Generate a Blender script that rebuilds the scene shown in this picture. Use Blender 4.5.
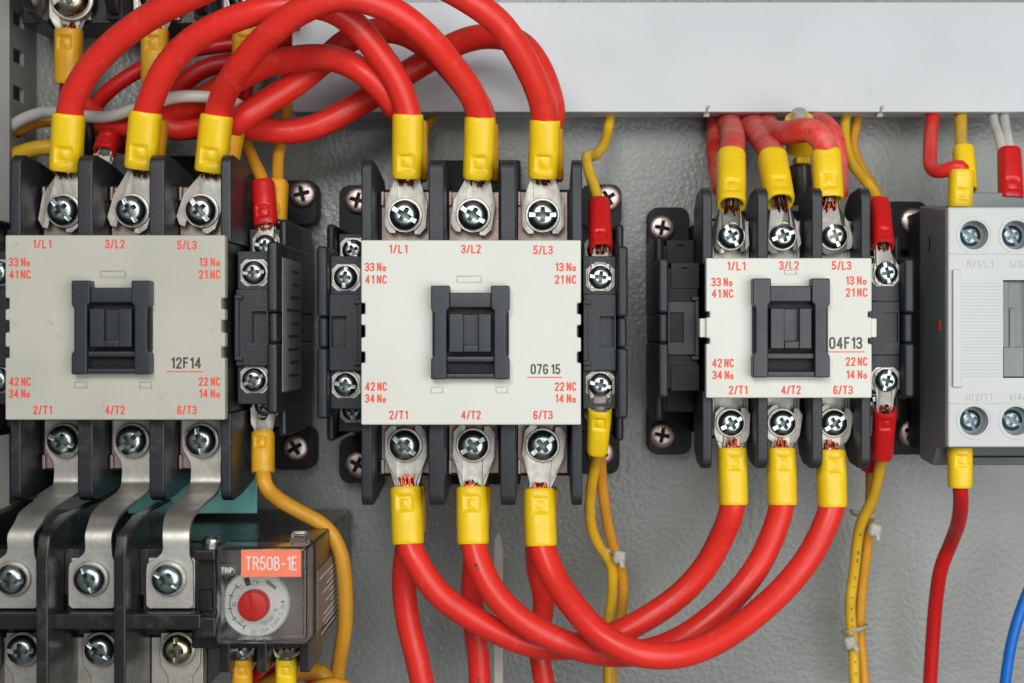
import bpy, bmesh, math, random
from mathutils import Vector, Matrix
random.seed(7)
MM = 0.001
R = math.radians
for o in list(bpy.data.objects): bpy.data.objects.remove(o)
scene = bpy.context.scene
COL = scene.collection

# ------------------------------------------------------------------ camera, light, exposure
CX, CY, HC, DF = 545.0, 335.0, 595.0, 500.0     # principal point (px), camera height over the panel (mm)
cam = bpy.data.cameras.new('camera'); cam_o = bpy.data.objects.new('camera', cam); COL.objects.link(cam_o)
cam_o.location = (0, -HC*MM, 0); cam_o.rotation_euler = (R(90), 0, 0)
cam.sensor_width = 36; cam.lens = 36*DF/(1024*.33)
cam.shift_x = (512-CX)/1024; cam.shift_y = -(341.5-CY)/1024
cam.clip_start = .01; cam.clip_end = 20
cam.dof.use_dof = True; cam.dof.focus_distance = .512; cam.dof.aperture_fstop = 13
scene.camera = cam_o
world = bpy.data.worlds.new('World'); scene.world = world; world.use_nodes = True
bg = world.node_tree.nodes['Background']; bg.inputs['Color'].default_value = (.86, .95, 1, 1); bg.inputs['Strength'].default_value = .13
def area(name, loc, target, sx, sy, power, col):
    l = bpy.data.lights.new(name, 'AREA'); l.shape = 'RECTANGLE'; l.size = sx; l.size_y = sy; l.energy = power; l.color = col
    o = bpy.data.objects.new(name, l); COL.objects.link(o); o.location = loc
    o.rotation_euler = (Vector(target)-Vector(loc)).to_track_quat('-Z', 'Y').to_euler(); return o
area('window_light', (-.12, -.92, .32), (.06, 0, .0), .30, .30, 4.0, (1, 1, .98))
area('room_light', (.40, -.86, .0), (.12, 0, -.03), .75, .75, 7.0, (1, 1, .985))
vs = scene.view_settings; vs.view_transform = 'Standard'; vs.look = 'None'; vs.exposure = -0.10; vs.gamma = 1; vs.use_curve_mapping = False
scene.render.resolution_x = 1024; scene.render.resolution_y = 683

# ------------------------------------------------------------------ materials
def mat(name, col, rough=.5, metal=0, var=.08, vscale=120, bump=.0, bscale=900, spec=.5, col2=None, trans=0, ior=1.45, rvar=.1, coat=0, sss=0, dirt=None, alpha=1):
    m = bpy.data.materials.new(name); m.use_nodes = True
    nt = m.node_tree; N = nt.nodes; L = nt.links; b = N['Principled BSDF']
    tc = N.new('ShaderNodeTexCoord')
    no = N.new('ShaderNodeTexNoise'); no.inputs['Scale'].default_value = vscale; no.inputs['Detail'].default_value = 5
    L.new(tc.outputs['Object'], no.inputs['Vector'])
    mx = N.new('ShaderNodeMix'); mx.data_type = 'RGBA'
    c2 = col2 or tuple(max(0, c*(1-var*2.2)) for c in col)
    c1 = col if col2 else tuple(min(1, c*(1+var)) for c in col)
    mx.inputs['A'].default_value = (*c1, 1); mx.inputs['B'].default_value = (*c2, 1)
    mr = N.new('ShaderNodeMapRange'); mr.inputs['From Min'].default_value = .3; mr.inputs['From Max'].default_value = .7
    L.new(no.outputs['Fac'], mr.inputs['Value']); L.new(mr.outputs['Result'], mx.inputs['Factor'])
    out = mx.outputs['Result']
    if dirt:
        n2 = N.new('ShaderNodeTexNoise'); n2.inputs['Scale'].default_value = dirt[0]; n2.inputs['Detail'].default_value = 8; n2.inputs['Roughness'].default_value = .7
        L.new(tc.outputs['Object'], n2.inputs['Vector'])
        m2 = N.new('ShaderNodeMapRange'); m2.inputs['From Min'].default_value = dirt[1]; m2.inputs['From Max'].default_value = dirt[2]; m2.inputs['To Max'].default_value = dirt[4]
        L.new(n2.outputs['Fac'], m2.inputs['Value'])
        mx2 = N.new('ShaderNodeMix'); mx2.data_type = 'RGBA'; L.new(m2.outputs['Result'], mx2.inputs['Factor'])
        L.new(out, mx2.inputs['A']); mx2.inputs['B'].default_value = (*dirt[3], 1); out = mx2.outputs['Result']
    L.new(out, b.inputs['Base Color'])
    m3 = N.new('ShaderNodeMapRange'); m3.inputs['To Min'].default_value = max(.02, rough-rvar); m3.inputs['To Max'].default_value = min(1, rough+rvar)
    L.new(no.outputs['Fac'], m3.inputs['Value']); L.new(m3.outputs['Result'], b.inputs['Roughness'])
    b.inputs['Metallic'].default_value = metal; b.inputs['Specular IOR Level'].default_value = spec
    b.inputs['Transmission Weight'].default_value = trans; b.inputs['IOR'].default_value = ior
    b.inputs['Coat Weight'].default_value = coat; b.inputs['Coat Roughness'].default_value = .2
    if sss: b.inputs['Subsurface Weight'].default_value = sss; b.inputs['Subsurface Radius'].default_value = (.002, .001, .0005); b.inputs['Subsurface Scale'].default_value = 1
    if alpha < 1: b.inputs['Alpha'].default_value = alpha
    if bump:
        n3 = N.new('ShaderNodeTexNoise'); n3.inputs['Scale'].default_value = bscale; n3.inputs['Detail'].default_value = 3
        L.new(tc.outputs['Object'], n3.inputs['Vector'])
        bp = N.new('ShaderNodeBump'); bp.inputs['Strength'].default_value = bump; bp.inputs['Distance'].default_value = .0006
        L.new(n3.outputs['Fac'], bp.inputs['Height']); L.new(bp.outputs['Normal'], b.inputs['Normal'])
    return m
DUST = (.42, .36, .30)
M = dict(
 panel=mat('grey_hammered_paint', (.25, .265, .25), .29, var=.09, vscale=9, bump=.55, bscale=520, spec=.6, rvar=.04),
 duct=mat('white_pvc', (.53, .555, .575), .42, var=.02, vscale=25, bump=.04, bscale=500, dirt=(75, .60, .76, (.40, .38, .35), .55)),
 sideduct=mat('grey_pvc', (.27, .26, .25), .5, var=.05, vscale=40, bump=.05),
 blackold=mat('dirty_charcoal_plastic', (.019, .022, .027), .40, var=.15, vscale=60, bump=.12, bscale=1500, dirt=(120, .56, .78, (.13, .12, .11), .35)),
 black=mat('charcoal_plastic', (.019, .023, .029), .42, var=.12, vscale=60, bump=.12, bscale=1500, spec=.4, dirt=(120, .60, .80, (.13, .12, .11), .25)),
 deep=mat('black_plastic', (.010, .010, .011), .5, var=.12, vscale=60, bump=.1, bscale=1200, spec=.25, dirt=(100, .60, .8, (.08, .07, .065), .2)),
 relay=mat('brown_black_plastic', (.021, .019, .019), .27, var=.15, vscale=60, bump=.08, bscale=1200, dirt=(90, .52, .78, (.20, .17, .15), .4)),
 act=mat('actuator_plastic', (.023, .028, .036), .38, var=.1, vscale=120, bump=.06, bscale=1500),
 cream=mat('cream_plastic', (.66, .665, .60), .48, var=.02, vscale=30, bump=.10, bscale=1800, dirt=(220, .70, .76, (.30, .24, .18), .5)),
 oldcream_shaded=mat('aged_shaded_cream_plastic', (.49, .48, .41), .5, var=.04, vscale=30, bump=.10, bscale=1800, dirt=(170, .62, .72, (.28, .22, .16), .6)),  # aged, specked cream; darker tone also paints in the weaker light at left
 white4=mat('pale_grey_plastic', (.54, .555, .545), .5, var=.02, vscale=30, bump=.05, bscale=1500),
 grey4=mat('mid_grey_plastic', (.20, .22, .225), .5, var=.06, vscale=40, bump=.06, bscale=1500),
 red=mat('red_pvc_jacket', (.75, .030, .020), .36, var=.05, vscale=70, bump=.06, bscale=500, spec=.45, dirt=(130, .56, .74, (.80, .20, .16), .30)),
 darkred=mat('dark_red_pvc_jacket', (.56, .010, .010), .38, var=.06, vscale=70, bump=.05, bscale=500),
 dustyred=mat('dusty_red_pvc_jacket', (.70, .040, .026), .5, var=.06, vscale=70, bump=.1, bscale=500, dirt=(110, .42, .66, (.72, .25, .20), .65)),
 yellow=mat('yellow_vinyl_sleeve', (.84, .56, .010), .36, var=.04, vscale=150, bump=.05, bscale=600, spec=.5),
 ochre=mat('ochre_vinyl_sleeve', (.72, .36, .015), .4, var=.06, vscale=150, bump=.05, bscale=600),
 redsleeve=mat('red_vinyl_sleeve', (.56, .010, .010), .36, var=.06, vscale=150, bump=.05, bscale=600),
 ywire=mat('yellow_wire_jacket', (.74, .44, .02), .4, var=.08, vscale=100, bump=.05),
 owire=mat('orange_yellow_wire_jacket', (.66, .31, .025), .42, var=.08, vscale=100, bump=.05),
 wwire=mat('white_wire_jacket', (.62, .60, .55), .45, var=.04, vscale=100),
 blue=mat('blue_wire_jacket', (.003, .15, .60), .4, var=.04),
 tin=mat('tinned_copper', (.47, .45, .405), .50, .8, var=.08, vscale=260, bump=.13, bscale=500, rvar=.12, dirt=(200, .56, .72, (.40, .27, .20), .5)),
 strap=mat('tinned_steel_strap', (.56, .54, .49), .46, .85, var=.10, vscale=200, bump=.15, bscale=400, rvar=.12),
 zinc=mat('zinc_plated_steel', (.46, .53, .53), .30, 1, var=.16, vscale=300, bump=.1, bscale=400, rvar=.09),
 brass=mat('yellowed_zinc_steel', (.50, .46, .33), .28, 1, var=.14, vscale=300, bump=.12, bscale=600, rvar=.1),
 pinkzinc=mat('dull_pinkish_screw_metal', (.62, .50, .46), .42, 1, var=.10, vscale=200, bump=.3, bscale=500),
 contact=mat('copper_tin_terminal', (.27, .185, .16), .45, .85, var=.12, vscale=60, bump=.12, bscale=500, col2=(.28, .24, .22)),
 copper=mat('copper_strand', (.36, .06, .028), .3, 1, var=.25, vscale=900),
 tie=mat('translucent_nylon', (.66, .66, .60), .4, var=.03, sss=.2, trans=.5),
 teal=mat('teal_passivated_steel', (.20, .56, .60), .32, .25, var=.2, vscale=28, bump=.15, bscale=500, col2=(.22, .62, .50)),
 clear=mat('clear_polycarbonate', (.96, .97, .97), .05, var=.0, trans=1, ior=1.38, rvar=.03, spec=.5),
 inkred=mat('red_ink', (.74, .06, .035), .5, vscale=1300, col2=(.76, .12, .07)),
 inkblack=mat('black_ink', (.03, .03, .03), .5, vscale=1300, col2=(.12, .11, .10)),
 inkgrey=mat('grey_ink', (.38, .39, .39), .5),
 orange=mat('orange_sticker', (.86, .21, .12), .45, var=.04, vscale=400),
 white=mat('white_print', (.74, .74, .70), .45, var=.03),
 stick=mat('silver_brown_sticker', (.30, .25, .23), .5, .2, var=.15, vscale=500),
 greystick=mat('grey_sticker', (.36, .36, .37), .5, var=.1, vscale=400),
 knob=mat('red_knob_plastic', (.70, .018, .010), .4, var=.04),
 darkzinc=mat('dark_passivated_steel', (.16, .24, .28), .25, 1, var=.2, vscale=300),
 recess_shade=mat('shaded_recess_metal', (.17, .21, .20), .5, .7, var=.25, vscale=500),  # shade inside the screw cross, put into a darker greenish metal colour
 green=mat('orange_flag', (.75, .10, .02), .5),
)

# ------------------------------------------------------------------ helpers
def s(h): return .33*(HC-h)/DF
def W(px, py, h): return Vector(((px-CX)*s(h), (CY-py)*s(h), h))       # (x right, z up, h out of the panel) in mm
def tow(v): return Vector((v[0], -v[2], v[1]))*MM
def sub(n): return n
class MB:
    def __init__(s_, T=None): s_.bm = bmesh.new(); s_.T = T
    def v(s_, x, z, h):
        p = Vector((x, z, h))
        if s_.T is not None: p = s_.T @ p
        return s_.bm.verts.new(tow(p))
    def face(s_, vs):
        try: return s_.bm.faces.new(vs)
        except ValueError: return None
    def box(s_, x0, x1, z0, z1, h0, h1):
        p = [s_.v(x, z, h) for h in (h0, h1) for z in (z0, z1) for x in (x0, x1)]
        for f in ((0,2,3,1), (4,5,7,6), (0,1,5,4), (2,6,7,3), (0,4,6,2), (1,3,7,5)): s_.face([p[i] for i in f])
        return s_
    def prism(s_, poly, h0, h1):                     # outline in (x,z), extruded along h
        a = [s_.v(x, z, h0) for x, z in poly]; b = [s_.v(x, z, h1) for x, z in poly]; n = len(poly)
        s_.face(a[::-1]); s_.face(b)
        for i in range(n): s_.face([a[i], a[(i+1)%n], b[(i+1)%n], b[i]])
        return s_
    def prismx(s_, poly, x0, x1):                    # outline in (z,h), extruded along x
        a = [s_.v(x0, z, h) for z, h in poly]; b = [s_.v(x1, z, h) for z, h in poly]; n = len(poly)
        s_.face(a); s_.face(b[::-1])
        for i in range(n): s_.face([a[(i+1)%n], a[i], b[i], b[(i+1)%n]])
        return s_
    def lathe(s_, prof, cx=0, cz=0, n=32, a0=0):     # profile [(r,h)] about the h axis
        rings = []
        for r, h in prof:
            rings.append([s_.v(cx, cz, h)] if r < 1e-6 else [s_.v(cx+r*math.cos(a0+2*math.pi*i/n), cz+r*math.sin(a0+2*math.pi*i/n), h) for i in range(n)])
        for A, B in zip(rings, rings[1:]):
            for i in range(n):
                j = (i+1) % n
                if len(A) == 1: s_.face([A[0], B[i], B[j]])
                elif len(B) == 1: s_.face([A[i], A[j], B[0]])
                else: s_.face([A[i], A[j], B[j], B[i]])
        return s_
    def ring(s_, cx, cz, r0, r1, h0, h1, n=32):
        return s_.lathe([(r0, h0), (r1, h0), (r1, h1), (r0, h1), (r0, h0)], cx, cz, n)
    def tube(s_, pts, r, n=16, cap=True, flat=1.0):
        pts = [Vector(p) for p in pts]; k = len(pts)
        T = [(pts[min(i+1, k-1)]-pts[max(i-1, 0)]).normalized() for i in range(k)]
        u = T[0].cross(Vector((0, 0, 1)))
        if u.length < .1: u = T[0].cross(Vector((0, 1, 0)))
        u.normalize(); rings = []
        for i in range(k):
            u = (u-T[i]*u.dot(T[i])).normalized(); w = T[i].cross(u)
            rr = r[i] if isinstance(r, (list, tuple)) else r
            rings.append([s_.v(*(pts[i]+u*rr*math.cos(2*math.pi*j/n)+w*rr*flat*math.sin(2*math.pi*j/n))) for j in range(n)])
        for A, B in zip(rings, rings[1:]):
            for j in range(n): s_.face([A[j], A[(j+1)%n], B[(j+1)%n], B[j]])
        if cap: s_.face(rings[0][::-1]); s_.face(rings[-1])
        return s_
    def mesh(s_, name, m, bevel=0, seg=2, smooth=True):
        bm = s_.bm
        bmesh.ops.remove_doubles(bm, verts=bm.verts, dist=1e-7)
        bmesh.ops.recalc_face_normals(bm, faces=bm.faces)
        if bevel:
            es = [e for e in bm.edges if len(e.link_faces) == 2 and e.calc_face_angle() > R(25)]
            bmesh.ops.bevel(bm, geom=es, offset=bevel*MM, segments=seg, profile=.5, affect='EDGES', clamp_overlap=True)
        me = bpy.data.meshes.new(name)
        for f in bm.faces: f.smooth = smooth
        for e in bm.edges:
            if len(e.link_faces) == 2 and e.calc_face_angle() > R(38): e.smooth = False
        bm.to_mesh(me); bm.free(); me.materials.append(m)
        return wn(me) if bevel else me
    def build(s_, name, m, parent=None, bevel=0, seg=2, smooth=True):
        return link(name, s_.mesh(name, m, bevel, seg, smooth), parent)
def wn(me):
    fs = me.polygons; by = [[] for _ in me.vertices]
    for p in fs:
        for v in p.vertices: by[v].append(p.index)
    nr = [p.normal.copy() for p in fs]; ar = [p.area for p in fs]; out = [None]*len(me.loops)
    for p in fs:
        for li in p.loop_indices:
            n = Vector((0, 0, 0))
            for q in by[me.loops[li].vertex_index]:
                if nr[q].dot(nr[p.index]) > .60: n += nr[q]*ar[q]
            out[li] = n.normalized() if n.length > 1e-16 else nr[p.index]
    for p in fs: p.use_smooth = True
    me.normals_split_custom_set([tuple(n) for n in out])
    return me
def link(name, me, parent=None, loc=None, rot=0, scale=None):
    o = bpy.data.objects.new(name, me); COL.objects.link(o); o.parent = parent
    if loc is not None: o.location = tow(loc)
    if rot: o.rotation_euler = (0, rot, 0)
    if scale: o.scale = (scale,)*3 if not isinstance(scale, tuple) else scale
    return o
def thing(name, label, cat, loc=(0, 0, 0), group=None):
    o = bpy.data.objects.new(name, None); COL.objects.link(o); o.location = tow(loc); o.empty_display_size = .01
    o['label'] = label; o['category'] = cat
    if group: o['group'] = group
    return o
def tag(o, label, cat, group=None):
    o['label'] = label; o['category'] = cat
    if group: o['group'] = group
    return o
def cut(me, cutter, norm=True):
    a = bpy.data.objects.new('a', me); b = bpy.data.objects.new('b', cutter); COL.objects.link(a); COL.objects.link(b)
    md = a.modifiers.new('b', 'BOOLEAN'); md.operation = 'DIFFERENCE'; md.object = b; md.solver = 'EXACT'
    dg = bpy.context.evaluated_depsgraph_get(); r = bpy.data.meshes.new_from_object(a.evaluated_get(dg))
    bpy.data.objects.remove(a); bpy.data.objects.remove(b); r.name = me.name; return wn(r) if norm else r
def spline(pts, step=2.2):
    P = [Vector(p) for p in pts]; P = [P[0]*2-P[1]]+P+[P[-1]*2-P[-2]]; out = []
    for i in range(1, len(P)-2):
        p0, p1, p2, p3 = P[i-1:i+3]
        t0 = 0; t1 = t0+max(1e-4, (p1-p0).length)**.5; t2 = t1+max(1e-4, (p2-p1).length)**.5; t3 = t2+max(1e-4, (p3-p2).length)**.5
        n = max(2, int((p2-p1).length/step))
        for k in range(n):
            t = t1+(t2-t1)*k/n
            A1 = p0*((t1-t)/(t1-t0))+p1*((t-t0)/(t1-t0)); A2 = p1*((t2-t)/(t2-t1))+p2*((t-t1)/(t2-t1)); A3 = p2*((t3-t)/(t3-t2))+p3*((t-t2)/(t3-t2))
            B1 = A1*((t2-t)/(t2-t0))+A2*((t-t0)/(t2-t0)); B2 = A2*((t3-t)/(t3-t1))+A3*((t-t1)/(t3-t1))
            out.append(B1*((t2-t)/(t2-t1))+B2*((t-t1)/(t2-t1)))
    out.append(P[-2])
    for _ in range(2): out = [out[0]]+[(a+b*2+c)/4 for a, b, c in zip(out, out[1:], out[2:])]+[out[-1]]
    return out
TXT = {}
def arc(cx, cy, rx_, ry_, a0, a1, n=7):
    return [(cx+rx_*math.cos(R(a0+(a1-a0)*k/n)), cy+ry_*math.sin(R(a0+(a1-a0)*k/n))) for k in range(n+1)]
w_ = .46
GL = {  # strokes of a condensed sans, cap height 1
 '0': [arc(.23, .77, .23, .23, 0, 180)+arc(.23, .23, .23, .23, 180, 360)+[(.46, .77)]],
 '1': [[(.06, .80), (.26, 1.0), (.26, 0)]],
 '2': [arc(.23, .76, .23, .24, 175, -25)+[(.02, .0), (.46, 0)]],
 '3': [arc(.21, .76, .23, .24, 165, -80)+[(.14, .52)], [(.14, .52)]+arc(.21, .25, .25, .25, 85, -165)],
 '4': [[(.36, 0), (.36, 1), (.0, .27), (.5, .27)]],
 '5': [[(.44, 1), (.08, 1), (.04, .52)]+arc(.21, .30, .25, .30, 110, -160)],
 '6': [arc(.25, .76, .21, .24, 25, 180)+[(.02, .30)]+arc(.24, .27, .22, .27, 180, 520, 12)],
 '7': [[(.0, 1), (.46, 1), (.16, 0)]],
 '8': [arc(.23, .75, .20, .25, -90, 270, 12), arc(.23, .25, .23, .25, -90, 270, 12)],
 '/': [[(.0, -.04), (.30, 1.04)]], 'L': [[(.03, 1), (.03, 0), (.42, 0)]], 'T': [[(0, 1), (.5, 1)], [(.25, 1), (.25, 0)]],
 'N': [[(.03, 0), (.03, 1), (.46, 0), (.46, 1)]], 'o': [arc(.20, .26, .18, .26, 90, 450, 12)],
 'C': [arc(.25, .74, .22, .26, 10, 180)+arc(.25, .26, .22, .26, 180, 350)],
 'G': [arc(.25, .74, .22, .26, 15, 180)+arc(.25, .26, .22, .26, 180, 360)+[(.47, .46), (.27, .46)]],
 'F': [[(.03, 0), (.03, 1), (.42, 1)], [(.03, .53), (.36, .53)]], 'E': [[(.42, 0), (.03, 0), (.03, 1), (.42, 1)], [(.03, .53), (.36, .53)]],
 'R': [[(.03, 0), (.03, 1)]+arc(.24, .76, .22, .24, 90, -90)+[(.03, .52)], [(.26, .52), (.47, 0)]],
 'P': [[(.03, 0), (.03, 1)]+arc(.24, .75, .22, .25, 90, -90)+[(.03, .50)]],
 'B': [[(.03, 0), (.03, 1)]+arc(.22, .77, .20, .23, 90, -90)+[(.03, .54)], [(.22, .54)]+arc(.23, .27, .23, .27, 90, -90)+[(.03, 0)]],
 'D': [[(.03, 0), (.03, 1)]+arc(.20, .5, .25, .5, 90, -90)+[(.03, 0)]],
 'I': [[(.05, 0), (.05, 1)]], 'H': [[(.03, 0), (.03, 1)], [(.45, 0), (.45, 1)], [(.03, .52), (.45, .52)]],
 'A': [[(0, 0), (.24, 1), (.48, 0)], [(.09, .34), (.39, .34)]], 'V': [[(0, 1), (.23, 0), (.46, 1)]], 'U': [[(.03, 1), (.03, .24)]+arc(.25, .24, .22, .24, 180, 360)+[(.47, 1)]],
 'S': [arc(.23, .75, .21, .25, 20, 250)+arc(.23, .25, .22, .25, 80, -160)],
 'W': [[(0, 1), (.15, 0), (.31, .9), (.47, 0), (.62, 1)]], 'k': [[(.03, 0), (.03, 1)], [(.38, .62), (.04, .26)], [(.14, .36), (.40, 0)]],
 '-': [[(.05, .45), (.35, .45)]], ':': [[(.05, .08), (.05, .16)], [(.05, .58), (.05, .66)]], '.': [[(.05, .0), (.05, .06)]]}
def text_mesh(txt, height, width=None, bold=.19, m='inkred'):
    key = (txt, height, width, bold, m)
    if key in TXT: return TXT[key]
    S_ = []; x = 0
    for ch in txt:
        if ch == ' ': x += .22; continue
        wd = 0
        for st_ in GL[ch]:
            S_.append([(x+a, b_) for a, b_ in st_]); wd = max(wd, max(a for a, _ in st_))
        x += wd+.13+bold
    tot = x-.13-bold; k = height/(1+bold*.0); kx = (width-bold*height)/tot if width else k; kz = height*(1-bold)
    g = MB(); rr_ = bold*height/2
    for st_ in S_:
        P = [Vector(((a-tot/2)*kx, (b_-.5)*kz, 0)) for a, b_ in st_]
        run = [P[0]]
        for q in range(1, len(P)):
            run.append(P[q])
            if q == len(P)-1 or (P[q]-P[q-1]).angle(P[q+1]-P[q], 0) > .7:
                if len(run) == 2 and (run[1]-run[0]).length < 1e-4: run = [P[q]]; continue
                a_, z_ = (run[1]-run[0]).normalized(), (run[-1]-run[-2]).normalized()
                g.tube([run[0]-a_*rr_*.55]+run[1:-1]+[run[-1]+z_*rr_*.55], rr_, 8); run = [P[q]]
    me = g.mesh('printed_text', M[m])
    for v in me.vertices: v.co.y *= .035/max(.05, rr_)
    TXT[key] = me; return me
def text(txt, x, z, h, height, width, parent, m='inkred', bold=.185, name='printed_text', rot=0):
    return link(name, text_mesh(txt, height, width, bold, m), parent, (x, z, h), rot)

# ------------------------------------------------------------------ screws (mesh data shared)
def screw_mesh(name, m, slot=True, dome=3.2, r=5.2):
    a = MB(); pr = [(0, -2), (r*.9, -2), (r, -1.2), (r, .5)]
    for i in range(1, 9):
        t = i/8*math.pi/2; pr.append((r*math.cos(t)*.999 if i < 8 else 0, .5+dome*math.sin(t)**.9))
    # flatten the crown
    pr = [(q, min(h, .5+dome*.86+ (0 if q > 0 else .0))) if i > 3 else (q, h) for i, (q, h) in enumerate(pr)]
    a.lathe(pr, n=40); me = a.mesh(name, M[m])
    c = MB(); w = r*.165; l = r*(.56 if slot else .66); top = dome+2
    for ax in (0, 1):
        A = [(-l, -w), (l, -w), (l, w), (-l, w)]; B = [(-l*.7, -w*.85), (l*.7, -w*.85), (l*.7, w*.85), (-l*.7, w*.85)]
        if ax: A = [(-y, x) for x, y in A]; B = [(-y, x) for x, y in B]
        va = [c.v(x, z, top) for x, z in A]; vb = [c.v(x, z, -1.2) for x, z in B]
        c.face(va); c.face(vb[::-1])
        for i in range(4): c.face([va[i], vb[i], vb[(i+1)%4], va[(i+1)%4]])
        cm = c.mesh('c', M[m]); me = cut(me, cm, False); c = MB()
    if slot:
        c.box(-r*1.2, r*1.2, -w*.92, w*.92, dome*.47+.5, top+1); me = cut(me, c.mesh('c', M[m]), False)
    for p in me.polygons: p.use_smooth = True
    bm = bmesh.new(); bm.from_mesh(me)
    bmesh.ops.remove_doubles(bm, verts=bm.verts, dist=2e-6)
    for e in bm.edges: e.smooth = not (len(e.link_faces) == 2 and e.calc_face_angle(0) > R(30))
    bm.to_mesh(me); bm.free()
    me.materials.clear(); me.materials.append(M[m]); me.materials.append(M['recess_shade'])
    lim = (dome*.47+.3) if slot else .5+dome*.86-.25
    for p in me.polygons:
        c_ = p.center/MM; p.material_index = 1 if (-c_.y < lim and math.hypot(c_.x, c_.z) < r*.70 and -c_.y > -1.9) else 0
    return me
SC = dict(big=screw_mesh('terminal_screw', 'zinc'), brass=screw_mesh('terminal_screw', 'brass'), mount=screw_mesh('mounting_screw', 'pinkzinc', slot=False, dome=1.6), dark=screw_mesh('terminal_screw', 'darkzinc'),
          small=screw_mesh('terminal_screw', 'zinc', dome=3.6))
WASH = MB().lathe([(3.2, 0), (5.95, 0), (6.0, .3), (6.0, .9), (5.8, 1.1), (3.2, 1.1), (3.2, 0)], n=40).mesh('washer', M['strap'])
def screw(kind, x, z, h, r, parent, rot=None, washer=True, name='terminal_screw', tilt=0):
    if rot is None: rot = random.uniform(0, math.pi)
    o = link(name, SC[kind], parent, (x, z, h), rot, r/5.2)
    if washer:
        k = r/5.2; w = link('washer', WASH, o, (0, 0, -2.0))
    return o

# ------------------------------------------------------------------ the setting
b = MB(); b.box(-330, 330, -260, 260, -3, 0); o = b.build('back_panel', M['panel']); o['kind'] = 'structure'
# horizontal white wiring duct
d = thing('wiring_duct', 'wide white wiring duct running across the top with a smooth cover', 'wiring duct', W(640, 56, 0))
ox, oz = W(640, 56, 0)[:2]
x0 = (292-CX)*s(27); z0 = (CY-112)*s(27); z1 = (CY-2)*s(27)
MB().prismx([(z0-oz, 15), (z0-oz, 27), (z1-oz, 27), (z1-oz, 15), (z1-1.3-oz, 15), (z1-1.3-oz, 25.6), (z0+1.3-oz, 25.6), (z0+1.3-oz, 15)], x0-ox, 300-ox).build('cover', M['duct'], d, .35)
b = MB(); b.box(x0+1-ox, 299-ox, z0+1.6-oz, z1-1.6-oz, .3, 2); b.build('duct_base', M['duct'], d)
fm = MB().box(0, 5.2, 0, 1.4, 2, 20).mesh('finger', M['duct'], .2)
x = x0+2
while x < 195:
    if not any(abs(x+2.5-(q-CX)*s(20)) < 7 for q in (728, 760, 808, 850, 931, 960, 1000)):
        link('finger', fm, d, (x-ox, z0+1.8-oz, 0))
    link('finger', fm, d, (x-ox, z1-3.4-oz, 0)); x += 8.2
# vertical grey duct, slotted side
d = thing('side_wiring_duct', 'grey vertical wiring duct with slotted side at the left edge', 'wiring duct', W(0, 200, 0))
ox, oz = W(0, 200, 0)[:2]; xr = (8-CX)*s(32)-ox
MB().box(xr-40, xr+.5, -200-oz, 200-oz, 30.6, 32).build('cover', M['sideduct'], d, .3)
me = MB().box(xr-1.6, xr, -199-oz, 199-oz, 0.2, 30.2).mesh('slotted_wall', M['sideduct'])
c = MB()
for k in range(-3, 12):
    zc = (CY-(18+37.3*k))*s(24)-oz
    c.box(xr-3, xr+2, zc-2.7, zc+2.7, 15, 26.5)
link('slotted_wall', cut(me, c.mesh('c', M['sideduct'])), d)
MB().box(xr-40, xr-38.5, -199-oz, 199-oz, .2, 30.2).build('rear_wall', M['sideduct'], d)
MB().box(xr-38.4, xr-1.7, -198-oz, 198-oz, .2, 1.5).build('duct_base', M['sideduct'], d)

# ------------------------------------------------------------------ contactors
def rim(bm, x0, x1, z0, z1, h, w=.35, t=.28):
    bm.box(x0, x1, z1-w, z1, h-.3, h+t); bm.box(x0, x1, z0, z0+w, h-.3, h+t); bm.box(x0, x0+w, z0+w, z1-w, h-.3, h+t); bm.box(x1-w, x1, z0+w, z1-w, h-.3, h+t)
def actuator(t, w, H, h):
    # w, H outer size; design grid from a 78 x 93 px drawing
    kx = w/78; kz = H/93
    X = lambda p: (p-39)*kx
    Z = lambda p: (46.5-p)*kz
    f = MB()
    for sg in (1, -1):
        pts = [(0, 0), (18.5, 0), (18.5, 22), (15.5, 25), (15.5, 93), (0, 93), (0, 73), (3, 69), (3, 28), (0, 24)]
        f.prism([(sg*X(a), Z(b_)) for a, b_ in (pts if sg == 1 else pts[::-1])], h-.5, h+5.2)
    f.box(X(18), X(60), Z(22), Z(7), h-.5, h+4.0)
    f.box(X(15), X(63), Z(76), Z(70), h-.5, h+3.4); f.box(X(15), X(63), Z(92.5), Z(87), h-.5, h+4.6)
    fr = f.build('actuator_frame', M['act'], t, .45)
    MB().box(X(15), X(63), Z(92), Z(7), h-.2, h+.35).build('actuator_floor', M['deep'], t)
    for sg in (1, -1):
        g = MB()
        pts = [(1, 26), (3.2, 26), (3.2, 70), (1, 70)]
        g.prism([(sg*X(a), Z(b_)) for a, b_ in (pts if sg == 1 else pts[::-1])], h-.5, h+3.2)
        g.build('side_groove', M['deep'], fr, .2)
    bt = MB(); bt.box(X(18), X(32), Z(66), Z(28), h, h+5.0); bt.box(X(47), X(59.5), Z(66), Z(28), h, h+5.0); bt.box(X(31), X(48), Z(60), Z(28.5), h, h+2.2); bt.box(X(32.1), X(46.9), Z(66), Z(59), h, h+4.9)
    bt.build('actuator_button', M['act'], t, .3)

def face_poly(a, c, notches):
    right = [(a, c)]
    for z1, z0 in notches: right += [(a, z1), (a-1.3, z1), (a-1.3, z0), (a, z0)]
    right += [(a, -c)]
    return right + [(-x, z) for x, z in right[::-1]]

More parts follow.
